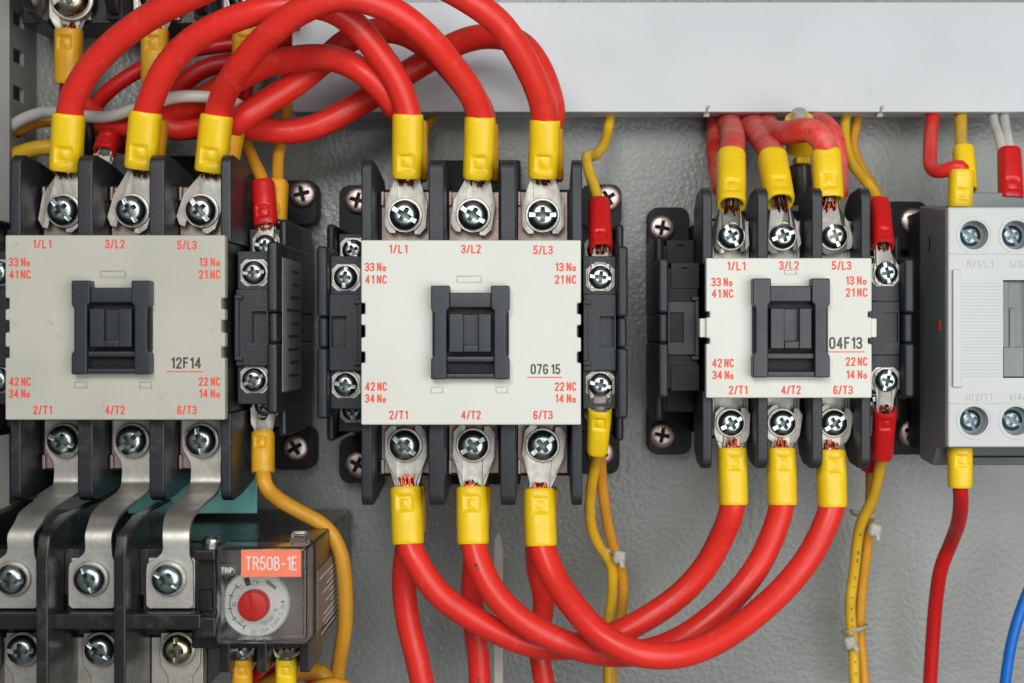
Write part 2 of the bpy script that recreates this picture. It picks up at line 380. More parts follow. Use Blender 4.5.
BK = 'black'
def barrier_mesh(z_in, z_tip, h_tip, h_low, w, sg):
    p = [(z_in, h_low), (z_in, h_tip), (z_tip-4.2, h_tip), (z_tip-1.6, h_tip-.9), (z_tip-.4, h_tip-3), (z_tip, h_tip-6), (z_tip-.8, h_tip-20), (z_tip-3.5, h_low+3), (z_tip-6, h_low)]
    return MB().prismx([(sg*z, h) for z, h in (p if sg > 0 else p[::-1])], -w/2, w/2).mesh('barrier', M[BK], .55, 3)

def aux_block(t, sg, X0, X1, zF, hF, hr, h1, h2, z1, z2, xs, zs1, zs2, screws=True, code=True, hole=False):
    """side auxiliary block: X0..X1 local (positive side), zF half height of the front deck"""
    q = lambda a, b_: (min(sg*a, sg*b_), max(sg*a, sg*b_))
    b = MB(); a0, a1 = q(X0, X1-3.6)
    b.box(a0, a1, -z2, z2, 8, h2-3.2)
    b.box(a0+.01, a1-.01, -z1, z1, h2-4, h1-3.2)
    me = MB().box(a0+.02, a1-.02, -zF, zF, h1-6, hF).mesh('auxiliary_block', M[BK], .4)
    c = MB(); r0, r1 = q(X1-9.4, X1-4.4); c.box(r0, r1, -5, 5.6, hF-6, hF+3); me = cut(me, c.mesh('c', M['deep']))
    me.materials.clear(); me.materials.append(M[BK])
    ab = link('auxiliary_block', me, t)
    b.build('block_body', M['deep' if hole else BK], ab, .3)
    # raised bracket round the clip notches
    e = MB(); r0, r1 = q(X0, X0+1.4); e.box(r0, r1, -9.6, 9.6, hF-1, hF+1.8)
    for zz in (9.6, -11): r0, r1 = q(X0, X0+2.6); e.box(r0+.01, r1, zz, zz+1.4, hF-1, hF+1.9)
    e.build('clip_rail', M[BK], ab, .2)
    # outer wall: three front ribs and a lower stepped skirt
    w0, w1 = q(X1-3.6, X1)
    for za, zb, hh in ((5.2, z1+3, hr), (-5.2, 5.2, hr-1.6), (-z1-3, -5.2, hr)):
        MB().box(w0+(0 if hh == hr else .25), w1-(0 if hh == hr else .25), za, zb, 9, hh).build('rib', M[BK], ab, 1.1, 3)
    for s2 in (1, -1):
        zz = sorted((s2*(z1+2), s2*(z2+3)))
        MB().box(w0+.3, w1-.3, zz[0], zz[1], 8.5, h2+4).build('rear_rib', M[BK], ab, 1.4, 3)
    for s2, za, zb in ((1, zs1, zs2), (-1, zs1-1, zs2-1.8)):
        for (zc, hc, sk) in ((za, h1, 1), (zb, h2, .95)):
            if screws:
                p = MB()
                p.prism([(sg*xs+x_*5.0, s2*zc+z_*4.7) for x_, z_ in ((-.6, -1), (.6, -1), (1, -.6), (1, .6), (.6, 1), (-.6, 1), (-1, .6), (-1, -.6))], hc-4.4, hc-3.1)
                cl = p.build('clamp_plate', M['tin'], ab, .25)
                MB().box(sg*xs-4.9, sg*xs+4.9, min(s2*(zc-5.6), s2*(zc+3)), max(s2*(zc-5.6), s2*(zc+3)), hc-6.4, hc-5.0).build('contact_strip', M['copper'], ab, .1)
                screw('small', sg*xs, s2*zc, hc-2.0, 4.0, ab, washer=True)
            elif hole:
                p = MB(); p.box(sg*xs-5, sg*xs+5, s2*zc-4.5, s2*zc+4.5, hc-14, hc-2.7); mh = p.mesh('terminal_hole', M['deep'], .2)
                c = MB(); c.lathe([(0, hc+2), (2.9, hc+2), (2.9, hc-12), (0, hc-12)], sg*xs, s2*zc, 20)
                link('terminal_hole', cut(mh, c.mesh('c', M['deep'])), ab)
    if code: return ab
    return ab

def contactor(name, label, X, Z, cfg):
    t = thing(name, label, 'contactor', (X, Z, 0), 'contactors in a row')
    C = cfg; a, c, H = C['a'], C['c'], C['H']
    # base plate with mounting ears
    b = MB(); b.box(-a-5, a+5, -c-12, c+14, .4, 9.5)
    b.box(-C['tw'], C['tw'], -C['tb'], C['tt'], .6, 16)
    b.build('base', M['deep'], t, .6)
    for (ex, ez, x0, x1, z0, z1) in C['ears']:
        r = 4; p = []
        for cx_, cz_, a0 in ((x1-r, z1-r, 0), (x0+r, z1-r, 90), (x0+r, z0+r, 180), (x1-r, z0+r, 270)):
            for k in range(5): p.append((cx_+r*math.cos(R(a0+k*22.5)), cz_+r*math.sin(R(a0+k*22.5))))
        e = MB().prism(p, .5, 10.6).build('mounting_ear', M['deep'], t, .4)
        screw('mount', ex, ez, 11.5, C.get('mr', 5.2), e, washer=False, name='mounting_screw')
    # body and terminal decks
    hb = C['hl']-4
    b = MB(); b.box(-a+.6, a-.6, -c+.4, c-.4, 9, H-4.3)
    b.build('body', M[BK], t, .4)
    for s2 in (1, -1):
        ze = C['zdeck']; b = MB(); z0, z1 = sorted((s2*(c-1), s2*ze)); b.box(-a+1, a-1, z0, z1, 9.2, hb); b.build('terminal_deck', M['deep'], t, .4)
    # cream cover
    cv = MB(); cv.prism(face_poly(a, c, C['notch']), H-4.5, H)
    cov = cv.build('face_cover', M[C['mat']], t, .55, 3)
    K = ((-14*.33, 11*.33, 49.5*.33, 57.5*.33), (-40*.33, -28*.33, -61*.33, -53.5*.33), (25*.33, 37*.33, -61*.33, -53.5*.33)) if C['marks'] else ((-1.5, 2.6, 18, 20),)
    for q in K:
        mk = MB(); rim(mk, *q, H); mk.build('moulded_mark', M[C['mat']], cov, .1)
    actuator(t, C['aw'], C['ah'], H)
    # barriers
    for s2 in (1, -1):
        for bx, bw in C['bars']:
            key = ('bar', C['H'], s2, bw, BK)
            if key not in TXT: TXT[key] = barrier_mesh(c-2, C['ztip'], C['htip'], hb-C.get('bd', 22), bw, s2)
            link('barrier', TXT[key], t, (bx, 0, 0))
        zs = C['zs'][0 if s2 > 0 else 1]
        for i, px in enumerate(C['poles']):
            w = C['pw']/2; z0, z1 = sorted((s2*(c-1), s2*(C['zdeck']-1)))
            m_ = MB(); m_.box(px-w, px+w, z0, z1, hb-.2, hb+1.6)
            m_.box(px-w, px-w+1.2, min(s2*(C['zdeck']-6), s2*(C['zdeck']-1)), max(s2*(C['zdeck']-6), s2*(C['zdeck']-1)), hb, hb+4)
            pl = m_.build('terminal_plate', M['contact' if C['copper'] else 'tin'], t, .3)
            if not C['copper']:
                for e_ in (-1, 1):
                    z0, z1 = sorted((s2*(c+.5), s2*(zs*s2+2))) ; q = MB(); q.box(px+e_*(w-1.8)-.5, px+e_*(w-1.8)+.5, min(z0, z1), max(z0, z1), hb+1.4, hb+2.3); q.build('plate_rib', M['tin'], pl, .25)
            sc_ = screw('big', px, zs, C['hl']+C['lift'], C['sr'], t, rot=C['rots'][(0 if s2 > 0 else 3)+i])
    for tx, x, z, wd in C['text']: text(tx, x, z, H, C['th'], wd, cov)
    dt, x, z, wd, hh = C['date']; text(dt, x, z, H, hh, wd, cov, 'inkblack', .17)
    MB().box(x-wd*.62, x+wd*.56, z-hh*.5-1.1, z-hh*.5-.75, H-.1, H+.07).build('date_underline', M['inkred'], cov)
    return t

def texts(cx, cy, k, rows):
    return [(tx, (px-cx)*k, (cy-py)*k, w*k) for tx, px, py, w in rows]
rowsB = [("1/L1", 398, 249, 19), ("3/L2", 471, 249, 20), ("5/L3", 543, 250, 20), ("33 No", 375.5, 267, 21.5), ("41 NC", 376, 279.5, 22), ("13 No", 565.5, 267, 21.5), ("21 NC", 565.5, 279.5, 22),
         ("42 NC", 376, 386.5, 22), ("34 No", 375.5, 398.5, 21.5), ("22 NC", 565.5, 386.5, 22), ("14 No", 565.5, 398.5, 21.5), ("2/T1", 398.5, 415, 19), ("4/T2", 471, 415, 20), ("6/T3", 543, 415, 20)]
BIG = dict(a=36.3, c=30.5, H=95, hl=70, lift=4.0, htip=88, ztip=58.4, zdeck=50, poles=(-23.8, -.3, 23.6), pw=17.5, zs=(40.4, -38.8), sr=5.2, copper=True,
           bars=((-35.3, 3.6), (-12, 5.2), (12, 5.2), (35.1, 3.6)), notch=((9.7, 6.1), (2.4, -1.6), (-6.4, -10)), marks=True, aw=25.7, ah=30.7, tw=15, tb=58, tt=66,
           ears=((48.5, 51.8, 38, 54, 40, 57.3), (45.8, -45.8, 36, 53.2, -54.5, -38), (-47.6, -50.6, -55, -38, -58, -40), (-47.6, 51, -55, -38, 36, 57)),
           mat='cream', th=3.0, text=texts(471, 332.5, .33, rowsB), rots=(R(30), R(32), 0, R(38), R(-32), R(-38)), date=("07G 15", 24.6, -12.1, 9.9, 3.5))
def big(X, Z, over, name, label):
    C = dict(BIG); C.update(over); t = contactor(name, label, X, Z, C)
    for sg in (-1, 1):
        aux_block(t, sg, 37.3, 52.2, 13, 83, 87, 83, 62, 26, 35, 43.2, 18.7, 29)
    return t
c2 = big((471-CX)*.33, (CY-332.5)*.33, {}, 'contactor', 'clean cream and charcoal contactor dated 07G 15 in the middle of the row')
BK = 'blackold'
c1 = big((115-CX)*.33, (CY-327.5)*.33, dict(mat='oldcream_shaded', date=("12F14", 23.4, -11.7, 10.2, 3.9), rots=(R(48), R(62), R(52), R(22), R(-40), R(78))), 'contactor', 'aged cream contactor dated 12F14, above the relay with the red dial')
# rating sticker on the outer side of the old contactor
c = MB(); c.box(52.25, 52.4, -22, 24, 38, 78)
st = c.build('rating_sticker', M['greystick'], c1)
c = MB()
for k in range(9):
    zz = 20-k*4.6; c.box(52.41, 52.46, zz-.5, zz+.5, 44, random.uniform(56, 74))
c.build('sticker_print', M['inkblack'], st)

BK = 'black'
K3 = s(80)
rows3 = [("1/L1", 736, 266, 19), ("3/L2", 789, 265.5, 20), ("5/L3", 841.5, 265.5, 20), ("33 No", 722, 282, 21.5), ("41 NC", 722.5, 293.5, 22), ("13 No", 856, 280.5, 21.5), ("21 NC", 856.5, 292.5, 22),
         ("42 NC", 723, 363, 22), ("34 No", 723, 375, 21.5), ("22 NC", 856.5, 361.5, 22), ("14 No", 856.5, 374.5, 21.5), ("2/T1", 738, 390, 19), ("4/T2", 791, 390, 20), ("6/T3", 843, 390, 20)]
X3 = (789-CX)*K3; Z3 = (CY-328)*K3
q3 = lambda px, h: (px-CX)*s(h)-X3
y3 = lambda py, h: (CY-py)*s(h)-Z3
SM = dict(bd=9, a=28.2, c=23.8, H=80, hl=58, lift=4.2, htip=74.5, ztip=y3(187, 72), zdeck=y3(218, 56), poles=tuple(q3(p, 62) for p in (731, 782.5, 834)), pw=14.5, zs=(y3(236, 62), y3(423, 62)), sr=4.5, copper=False,
          bars=tuple((q3(p, 74), w) for p, w in ((707, 3.4), (762.5, 3.7), (817, 3.7), (865.5, 3.4))), notch=((5.6, 3.6), (-3.4, -5.4)), marks=False, aw=26.0, ah=33.4, tw=14, tb=40, tt=45,
          ears=((q3(662, 12), y3(228, 12), q3(648, 12), q3(690, 12), y3(290, 12), y3(207, 12)), (q3(662, 12), y3(435, 12), q3(648, 12), q3(692, 12), y3(455, 12), y3(400, 12)),
                (q3(913, 12), y3(221, 12), q3(884, 12), q3(929, 12), y3(250, 12), y3(201, 12)), (q3(911, 12), y3(433, 12), q3(884, 12), q3(931, 12), y3(455, 12), y3(400, 12))), mr=5.0,
          mat='cream', th=3.1, text=texts(789, 328, K3, rows3), rots=(R(60), R(-20), R(70), R(-28), R(-30), R(-35)), date=("04F13", 19.3, (328-343)*K3, 11.4, 4.2))
c3 = contactor('contactor', 'smaller cream contactor dated 04F13, between the middle one and the pale grey one', X3, Z3, SM)
aux_block(c3, 1, 29.4, q3(914, 72), y3(301, 68), 67, 73, 69, 50, 21, 30, q3(886, 67), y3(273, 67), 30)
aux_block(c3, -1, 29.4, -q3(658, 72), y3(301, 68), 67, 73, 69, 50, 21, 30, -q3(684, 62), y3(276, 62), y3(252, 50), screws=False, hole=True)
for sg in (-1, 1):
    c = MB(); c.box(*sorted((sg*27.5, sg*30.2)), -3.2, 3.3, 70, 78.5); c.build('side_clip', M['cream'], c3, .4)

# pale grey contactor, cut by the right edge
K4 = s(82); X4 = (1016-CX)*K4; Z4 = (CY-327)*K4
f4 = lambda px: (px-CX)*K4-X4
g4 = lambda py: (CY-py)*K4-Z4
t = thing('pale_contactor', 'pale grey contactor with sunk screws cut off by the right edge', 'contactor', (X4, Z4, 0), 'contactors in a row'); c4 = t
xl = f4(948); xr = -xl
me = MB().prism([(xl, g4(447.5)), (xl, g4(207)), (xr, g4(207)), (xr, g4(447.5))], 77.5, 82).mesh('face_cover', M['white4'], .8, 3)
c = MB()
for px in (974, 1016, 1058):
    for py in (235, 421): c.lathe([(0, 90), (4.9, 90), (4.9, 70), (0, 70)], f4(px)+.0, g4(py), 32)
me = cut(me, c.mesh('c', M['white4']))
c = MB(); c.box(f4(1003), -f4(1003), g4(378), g4(280), 72, 90); me = cut(me, c.mesh('c', M['white4']))
cov = link('face_cover', me, t)
for px in (974, 1016, 1058):
    for k, py in enumerate((235, 421)): screw('dark', f4(px), g4(py), 75.5, 4.2, cov, washer=False, rot=random.uniform(.2, 1.4))
for px in (974, 1016, 1058):
    for py in (235, 421): MB().ring(f4(px)+.4, g4(py), 5.2, 6.4, 81.8, 82.2).build('hole_collar', M['white4'], cov, .15)
for py in (253.5, 403): MB().box(xl+.4, xr-.4, g4(py)-.35, g4(py)+.35, 81.6, 82.3).build('moulded_line', M['white4'], cov, .15)
MB().box(f4(952), f4(961), g4(387), g4(270), 81, 83.4).build('side_rail', M['white4'], cov, .3)
rb = MB().box(0, (1002-961.5)*K4, -.46, .46, 81.5, 82.18).mesh('grip_rib', M['white4'], .12)
n_ = 30
for k in range(n_): link('grip_rib', rb, cov, (f4(961.5), g4(282+k*(375-282)/(n_-1)), 0))
text("R/1/L1", f4(980), g4(264), 82, 2.4, 8.8, cov, 'inkgrey', .12); text("S/3/L2", f4(1022), g4(264), 82, 2.4, 8.8, cov, 'inkgrey', .12)
text("U/2/T1", f4(979), g4(397), 82, 2.4, 8.8, cov, 'inkgrey', .12); text("V/4/T2", f4(1022), g4(397), 82, 2.4, 8.8, cov, 'inkgrey', .12)
b = MB(); b.box(f4(1003.5), -f4(1003.5), g4(377.5), g4(280.5), 70, 79); b.box(f4(1004), f4(1011), g4(377), g4(281), 78, 80); b.box(f4(1011), f4(1018), g4(350), g4(308), 73.5, 80.5); b.box(f4(1004.5), f4(1025), g4(377), g4(347), 73.5, 81); b.build('actuator_window', M['grey4'], t, .4)
b = MB(); b.prismx([(g4(468), 42), (g4(471), 60), (g4(451), 67), (g4(447), 77.3), (g4(208), 77.3), (g4(202), 60), (g4(196), 42)], xl+.3, xr-1.0)
b.build('body', M['grey4'], t, .6)
MB().prismx([(g4(460), 16), (g4(464), 44), (g4(198), 44), (g4(200), 16)], xl+2.4, xr-1.3).build('rear_body', M['black'], t, .6)  # black colour stands in for the shadow on the rear of this side
MB().box(xl+14, xr-14, g4(465), g4(195), .5, 17).build('base', M['deep'], t, .5)
MB().box(xl+.1, xl+.6, g4(331), g4(320), 66, 71).build('indicator_flag', M['green'], t, .1)
MB().box(xl+.1, xl+.6, g4(248), g4(232), 56, 57.4).build('side_vent', M['deep'], t)
b = MB(); b.box(f4(985), xr-1.2, g4(207)-.5, g4(187), 40, 62); b.build('terminal_hood', M['grey4'], t, .6)
b = MB(); b.box(f4(978), xr-1, g4(462), g4(447)+.5, 30, 64); b.build('lower_hood', M['deep'], t, .6)

# ------------------------------------------------------------------ top-left switch gear, cut by the top edge
KT = s(45)
T0 = W(156, 0, 0)
t = thing('upper_contactor', 'dark device at the top left of which only the lower screw terminals show', 'contactor', (T0.x, T0.y+20, 0))
tx = lambda px, h: (px-CX)*s(h)-T0.x
tz = lambda py, h: (CY-py)*s(h)-T0.y-20
b = MB(); b.box(tx(22, 30), tx(286, 30), tz(24, 30), tz(-140, 30), 3, 30); b.build('body', M['relay'], t, .6)
MB().box(tx(10, 12), tx(288, 12), tz(6, 12), tz(-140, 12), .6, 12).build('base', M['deep'], t, .6)
for bx in (30, 112, 200, 285):
    z0, z1 = tz(20, 50), tz(-120, 50)
    MB().prismx([(z0, 20), (z0+3, 50), (z0+9, 58), (z1, 58), (z1, 20)], tx(bx, 50)-1.8, tx(bx, 50)+1.8).build('barrier', M['relay'], t, .5, 3)
for px in (68, 157, 246):
    MB().box(tx(px, 32)-8.5, tx(px, 32)+8.5, tz(20, 32), tz(-40, 32), 29.8, 32).build('terminal_plate', M['tin'], t, .3)
    screw('brass', tx(px, 40), tz(-4, 40), 37, 7.0, t)
    if px != 246: MB().box(tx(px+44, 50)-3.5, tx(px+44, 50)+3, tz(17, 50), tz(-60, 50), 29, 46).build('partition', M['deep'], t, .4)

# ------------------------------------------------------------------ overload relay with clear cover
RX, RZ = W(150, 610, 0)[:2]
t = thing('overload_relay', 'brown-black overload relay with red dial under a clear cover, bolted below the aged contactor', 'relay', (RX, RZ, 0)); rel = t
rx = lambda px, h: (px-CX)*s(h)-RX
rz = lambda py, h: (CY-py)*s(h)-RZ
rt = rz(545, 105); rr = rx(311, 105)
b = MB(); b.box(rx(-60, 105), rr, rz(655, 105), rt, 4, 96)
b.box(rx(-60, 105), rx(196, 105), rz(700, 105), rz(660, 105), 4.3, 88)
b.build('body', M['relay'], t, .8)
b = MB(); b.box(rx(190, 108), rr-.3, rz(648, 105), rt-.4, 95, 106); b.build('front_block', M['relay'], t, .6)
# pole channels
for px in (12, 90, 168):
    w = 9.6
    b = MB(); x = rx(px, 118); b.box(x-w, x+w+(.0), rz(612, 112), rz(552, 112)+1, 95, 111.5); b.build('terminal_seat', M['relay'], t, .5)
    b = MB(); b.box(x-w-1.4, x+w+1.4, rz(632, 122)+.5, rz(616, 122)+.5, 95, 121); b.build('crossbar', M['relay'], t, .6)
    b = MB(); b.box(x-7.5, x+7.5, rz(610, 118)-.5, rz(560, 118), 111.3, 113.5); b.build('terminal_plate', M['strap'], t, .4)
    b = MB(); x2 = rx(px+8, 100); b.box(x2-8.5, x2+8.5, rz(705, 100), rz(638, 100), 94, 98.5); b.build('lower_terminal_plate', M['tin'], t, .3)
for px in (-38, 40, 118, 196):
    x = rx(px, 130)
    top = rz(540, 130)
    b = MB()
    if px < 190:
        b.prismx([(rz(720, 130), 60), (rz(720, 130), 128), (rz(560, 130), 128.5), (top+1, 126), (top+5, 108), (top+6, 70), (top+2, 60)], x-1.9, x+1.9); b.build('barrier', M['relay'], t, .6, 3)
        MB().box(x+1.7, x+4.6, rz(600, 120), rz(552, 120), 96, 112).build('barrier_step', M['relay'], t, .5)
        MB().box(x-4.4, x-1.8, rz(700, 118), rz(634, 118), 92, 110).build('barrier_step', M['relay'], t, .5)
# the three tinned straps that bolt the relay to the contactor
for i, (cp, rp) in enumerate(((61, 12), (131, 90), (200, 168))):
    xa = (-141.9+(-23.8, -.3, 23.6)[i])-RX; xb = rx(rp, 118)
    ztop = 2.5-32-RZ; z1 = rz(491, 71); z2 = rz(541, 115)-2; z3 = rz(560, 115); z4 = rz(608, 115)
    st_ = []  # (x centre, halfwidth, z, h)
    z2 = rz(519, 113)
    K = [(xa-.3, 7.0, ztop, 69.2), (xa-.2, 7.0, z1+15.5, 69.2), (xa+.3, 6.2, z1+12.5, 69.2), (xa+.8, 5.2, z1+9.5, 69.2), (xa+.8, 5.2, z1+3.5, 69.2), (xa+.8, 5.2, z1+.6, 71.5), (xa+.7, 5.2, z1-1.2, 77), (xa+.7, 5.1, (z1+z2)/2-.3, 92), (xa+.9, 4.7, z2+.2, 106), (xa+1.2, 4.4, z2-2.2, 112), (xb+1.9, 4.2, z2-5.2, 114.4), (xb+2.0, 4.2, z3+3.4, 114.6), (xb+1.5, 4.9, z3+1.4, 114.6), (xb+.5, 6.5, z3-.4, 114.6), (xb, 7.3, z3-2.2, 114.6), (xb, 7.4, z4+2.5, 114.6), (xb, 7.2, z4+.9, 114.6), (xb, 6.2, z4, 114.6)]
    P = []
    for q in range(len(K)-1):
        p0, p1, p2, p3 = K[max(0, q-1)], K[q], K[q+1], K[min(len(K)-1, q+2)]
        for e in (0, .25, .5, .75):
            P.append(tuple(.5*(2*b1+(c1_-a1)*e+(2*a1-5*b1+4*c1_-d1)*e*e+(3*b1-a1-3*c1_+d1)*e**3) for a1, b1, c1_, d1 in zip(p0, p1, p2, p3)))
    P.append(K[-1])
    b = MB(); th = 1.3; rows = []
    for k, (x, hw, z, h) in enumerate(P):
        z_p, h_p = P[max(0, k-1)][2:]; z_n, h_n = P[min(len(P)-1, k+1)][2:]
        tz_, th_ = z_n-z_p, h_n-h_p; L_ = math.hypot(tz_, th_); nz, nh = th_/L_, -tz_/L_      # outward normal
        rows.append([b.v(x-hw, z, h), b.v(x+hw, z, h), b.v(x+hw, z+nz*th, h+nh*th), b.v(x-hw, z+nz*th, h+nh*th)])
    for A, B in zip(rows, rows[1:]):
        for j in range(4): b.face([A[j], A[(j+1)%4], B[(j+1)%4], B[j]])
    b.face(rows[0]); b.face(rows[-1][::-1])
    b.build('connecting_strap', M['strap'], t, .12, 1)
    screw('big', xb, rz(580, 120), 118.2, 4.85, t, rot=(R(5), R(68), R(32))[i])
    MB().prism([(rx(rp+9, 104)+a, rz(652, 104)+c_) for a, c_ in ((-6.2, 5.5), (6.2, 5.5), (6.8, 0), (6.5, -5), (4, -9), (4, -16), (-4, -16), (-4, -9), (-6.5, -5), (-6.8, 0))], 98.6, 100).build('lower_lug', M['tin'], t, .3)
    screw('brass' if i == 2 else 'big', rx(rp+8, 105), rz(651, 105), 102.9, 4.8, t, rot=(0, R(35), R(90))[i])
# adjusting section
xk, zk = rx(254, 113), rz(605, 113)
MB().box(rx(217, 106), rr-.6, rz(640, 106), rz(547, 106), 104, 107).build('dial_housing', mat('mauve_brown_plastic', (.25, .20, .195), .45, var=.1), t, .3)
dial = MB().lathe([(0, 106.5), (10.8, 106.5), (10.8, 110.5), (10.2, 111.2), (0, 111.2)], xk, zk, 56).build('dial', M['white'], t)
kn = MB().lathe([(0, 111), (4.9, 111), (4.8, 114.8), (4.3, 115.4), (0, 115.5)], xk, zk, 40).mesh('dial_knob', M['knob'])
c = MB(Matrix.Translation((xk, zk, 0)) @ Matrix.Rotation(R(12), 4, 'Z')); c.box(-.5, .5, -4, 4, 114.6, 117)
link('dial_knob', cut(kn, c.mesh('c', M['knob'])), t)
def dialtext(tx_, ang, rad, hgt, wd=None, rot=0, m='inkblack'):
    text(tx_, xk+rad*math.cos(R(ang)), zk+rad*math.sin(R(ang)), 111.2, hgt, wd, dial, m, .11, rot=rot)
a_ = MB()
for k in range(28):
    g0, g1 = R(135+k*110/28), R(135+(k+1)*110/28)
    v4 = [a_.v(xk+q*math.cos(g), zk+q*math.sin(g), 111.27) for q, g in ((7.8, g0), (8.1, g0), (8.1, g1), (7.8, g1))]; a_.face(v4)
for g in (135, 160, 190, 215, 245):
    b_ = Matrix.Translation((xk, zk, 0)) @ Matrix.Rotation(R(g), 4, 'Z'); o_ = MB(b_); o_.box(7.2, 8.8, -.17, .17, 111.1, 111.3); o_.build('scale_tick', M['inkblack'], dial)
a_.build('scale_arc', M['inkblack'], dial)
dialtext("22", 128, 7.0, 1.3, 1.7, R(40)); dialtext("18", 180, 6.6, 1.3, 1.7, R(90)); dialtext("15", 232, 7, 1.3, 1.7, R(140)); dialtext("2H", 88, 6.9, 1.5, 2.2)
# curved print low on the dial
def arcprint(tx_, a0, a1, rad, hgt, wd):
    n = len(tx_)
    for i, ch in enumerate(tx_):
        if ch == ' ': continue
        a = a0+(a1-a0)*(i+.5)/n; dialtext(ch, a, rad, hgt, wd, rot=-R(a+90))
arcprint("TR50B-1E", 285, 352, 6.9, 1.25, .85); arcprint("DC 20A 220V 2.2kW", 262, 368, 8.9, 1.25, .75)
MB(Matrix.Translation((xk, zk, 0)) @ Matrix.Rotation(R(50), 4, 'Z')).box(7.6, 8.6, -2, 2, 111, 111.4).build('reset_slot', M['stick'], dial)
MB(Matrix.Translation((xk, zk, 0)) @ Matrix.Rotation(R(108), 4, 'Z')).box(6.2, 8.9, -.9, .9, 110.9, 111.35).build('pointer_mark', M['inkblack'], dial)
MB().box(rx(226, 110), rx(252, 110), rz(566, 110)-5.2, rz(566, 110)-2.6, 106.8, 108.5).build('trip_bar', M['relay'], t, .2)
# clear cover: front sheet and four walls
cv0, cv1, cz0, cz1 = rx(217, 119), rx(307, 119), rz(644, 119), rz(547, 119)
outer = MB().box(cv0, cv1, cz0, cz1, 106.6, 119.5).mesh('clear_cover', M['clear'], 1.0, 3)
inner = MB().box(cv0+1.2, cv1-1.2, cz0+1.2, cz1-1.2, 100, 118.2).mesh('c', M['clear'])
me = cut(outer, inner); me.materials.clear(); me.materials.append(M['clear'])
cc = link('clear_cover', me, t)
MB().box(rx(290, 119), rx(307, 119), cz1+.1, cz1+4.2, 112, 119).build('cover_tab', M['clear'], cc, .8, 3)
MB().box(rx(292, 119)-.2, rx(304, 119), cz1+1.2, cz1+3, 118.95, 119.15).build('tab_mark', M['inkblack'], cc)
lb = MB().box(rx(241, 120), rx(301, 120), rz(577, 120), rz(550, 120), 119.6, 119.8).build('orange_label', M['orange'], cc)
text("TR50B-1E", rx(271, 120), rz(563.5, 120), 119.8, 4.3, 16.2, lb, 'white', .09)
lb = MB().box(rx(219.5, 120), rx(240.5, 120), rz(575.5, 120), rz(565, 120), 119.6, 119.75).build('trip_label', M['inkblack'], cc)
text("TRIP:", rx(227.5, 120), rz(570.5, 120), 119.75, 1.8, 4.2, lb, 'white', .14)
# black latch left of the cover
b = MB(); b.box(rx(195, 119), rx(217, 119)-.2, rz(560, 119), rz(549, 119), 100, 121); b.box(rx(197, 119), rx(214, 119), rz(640, 119), rz(556, 119), 98, 116); b.box(rx(195, 119), rx(216, 119), rz(637, 119), rz(617, 119), 99, 119.5)
b.build('latch', M['relay'], t, .6)
MB().box(rx(199, 118), rx(212, 118), rz(612, 118), rz(590, 118), 112, 118.2).build('latch_button', M['deep'], t, .6)
sb = MB().lathe([(0, 0), (3, 0), (3.2, .6), (3, 2.2), (2, 3), (0, 3.2)], 0, 0, 28).mesh('cover_screw', M['zinc'])
o = link('cover_screw', sb, t, (rx(209, 112), rt+.2, 108)); o.rotation_euler = (R(-90), 0, 0)
MB().lathe([(0, 0), (4.0, 0), (4.0, .7), (0, .7)], 0, 0, 28)
# sticker on its right side
c = MB(); c.prismx([(rz(640, 96)+2, 30), (rz(640, 96)+2, 92), (rz(560, 96)-4, 92), (rz(560, 96)-4, 30)], rr+.05, rr+.25); sk = c.build('side_sticker', M['stick'], t)
c = MB()
for k in range(11):
    zz = rz(565, 96)-6-k*1.9; c.box(rr+.26, rr+.31, zz-.3, zz+.3, 36, random.uniform(60, 88))
c.build('sticker_print', M['white'], sk)
# control terminals below the cover
for px in (240, 288):
    x = rx(px, 96)
    MB().box(x-5.2, x+5.2, rz(664, 96), rz(641, 96), 88, 94).build('control_terminal', M['deep'], t, .4)
    screw('big' if px == 240 else 'brass', x, rz(644, 98), 97, 4.6, t)
for px in (225, 262, 305):
    MB().box(rx(px, 106)-1.6, rx(px, 106)+1.8, rz(672, 106), rz(640, 106), 80, 107).build('control_barrier', M['relay'], t, .5, 3)
# teal bracket plate between contactor and relay
q0 = W(200, 495, 40)
b = MB(); b.box(W(128, 0, 40).x-q0.x, W(257, 0, 40).x-q0.x, W(0, 513.5, 40).y-q0.y, W(0, 471, 40).y-q0.y, -1.5, 0)
b.box(W(128, 0, 40).x-q0.x+.2, W(257, 0, 40).x-q0.x-.2, W(0, 473, 40).y-q0.y, W(0, 471, 40).y-q0.y-.1, -34, -1.4)
t = tag(b.build('mounting_bracket', M['teal'], None, .3), 'teal plated steel bracket showing between the aged contactor and the relay', 'bracket')
t.location = tow(q0)

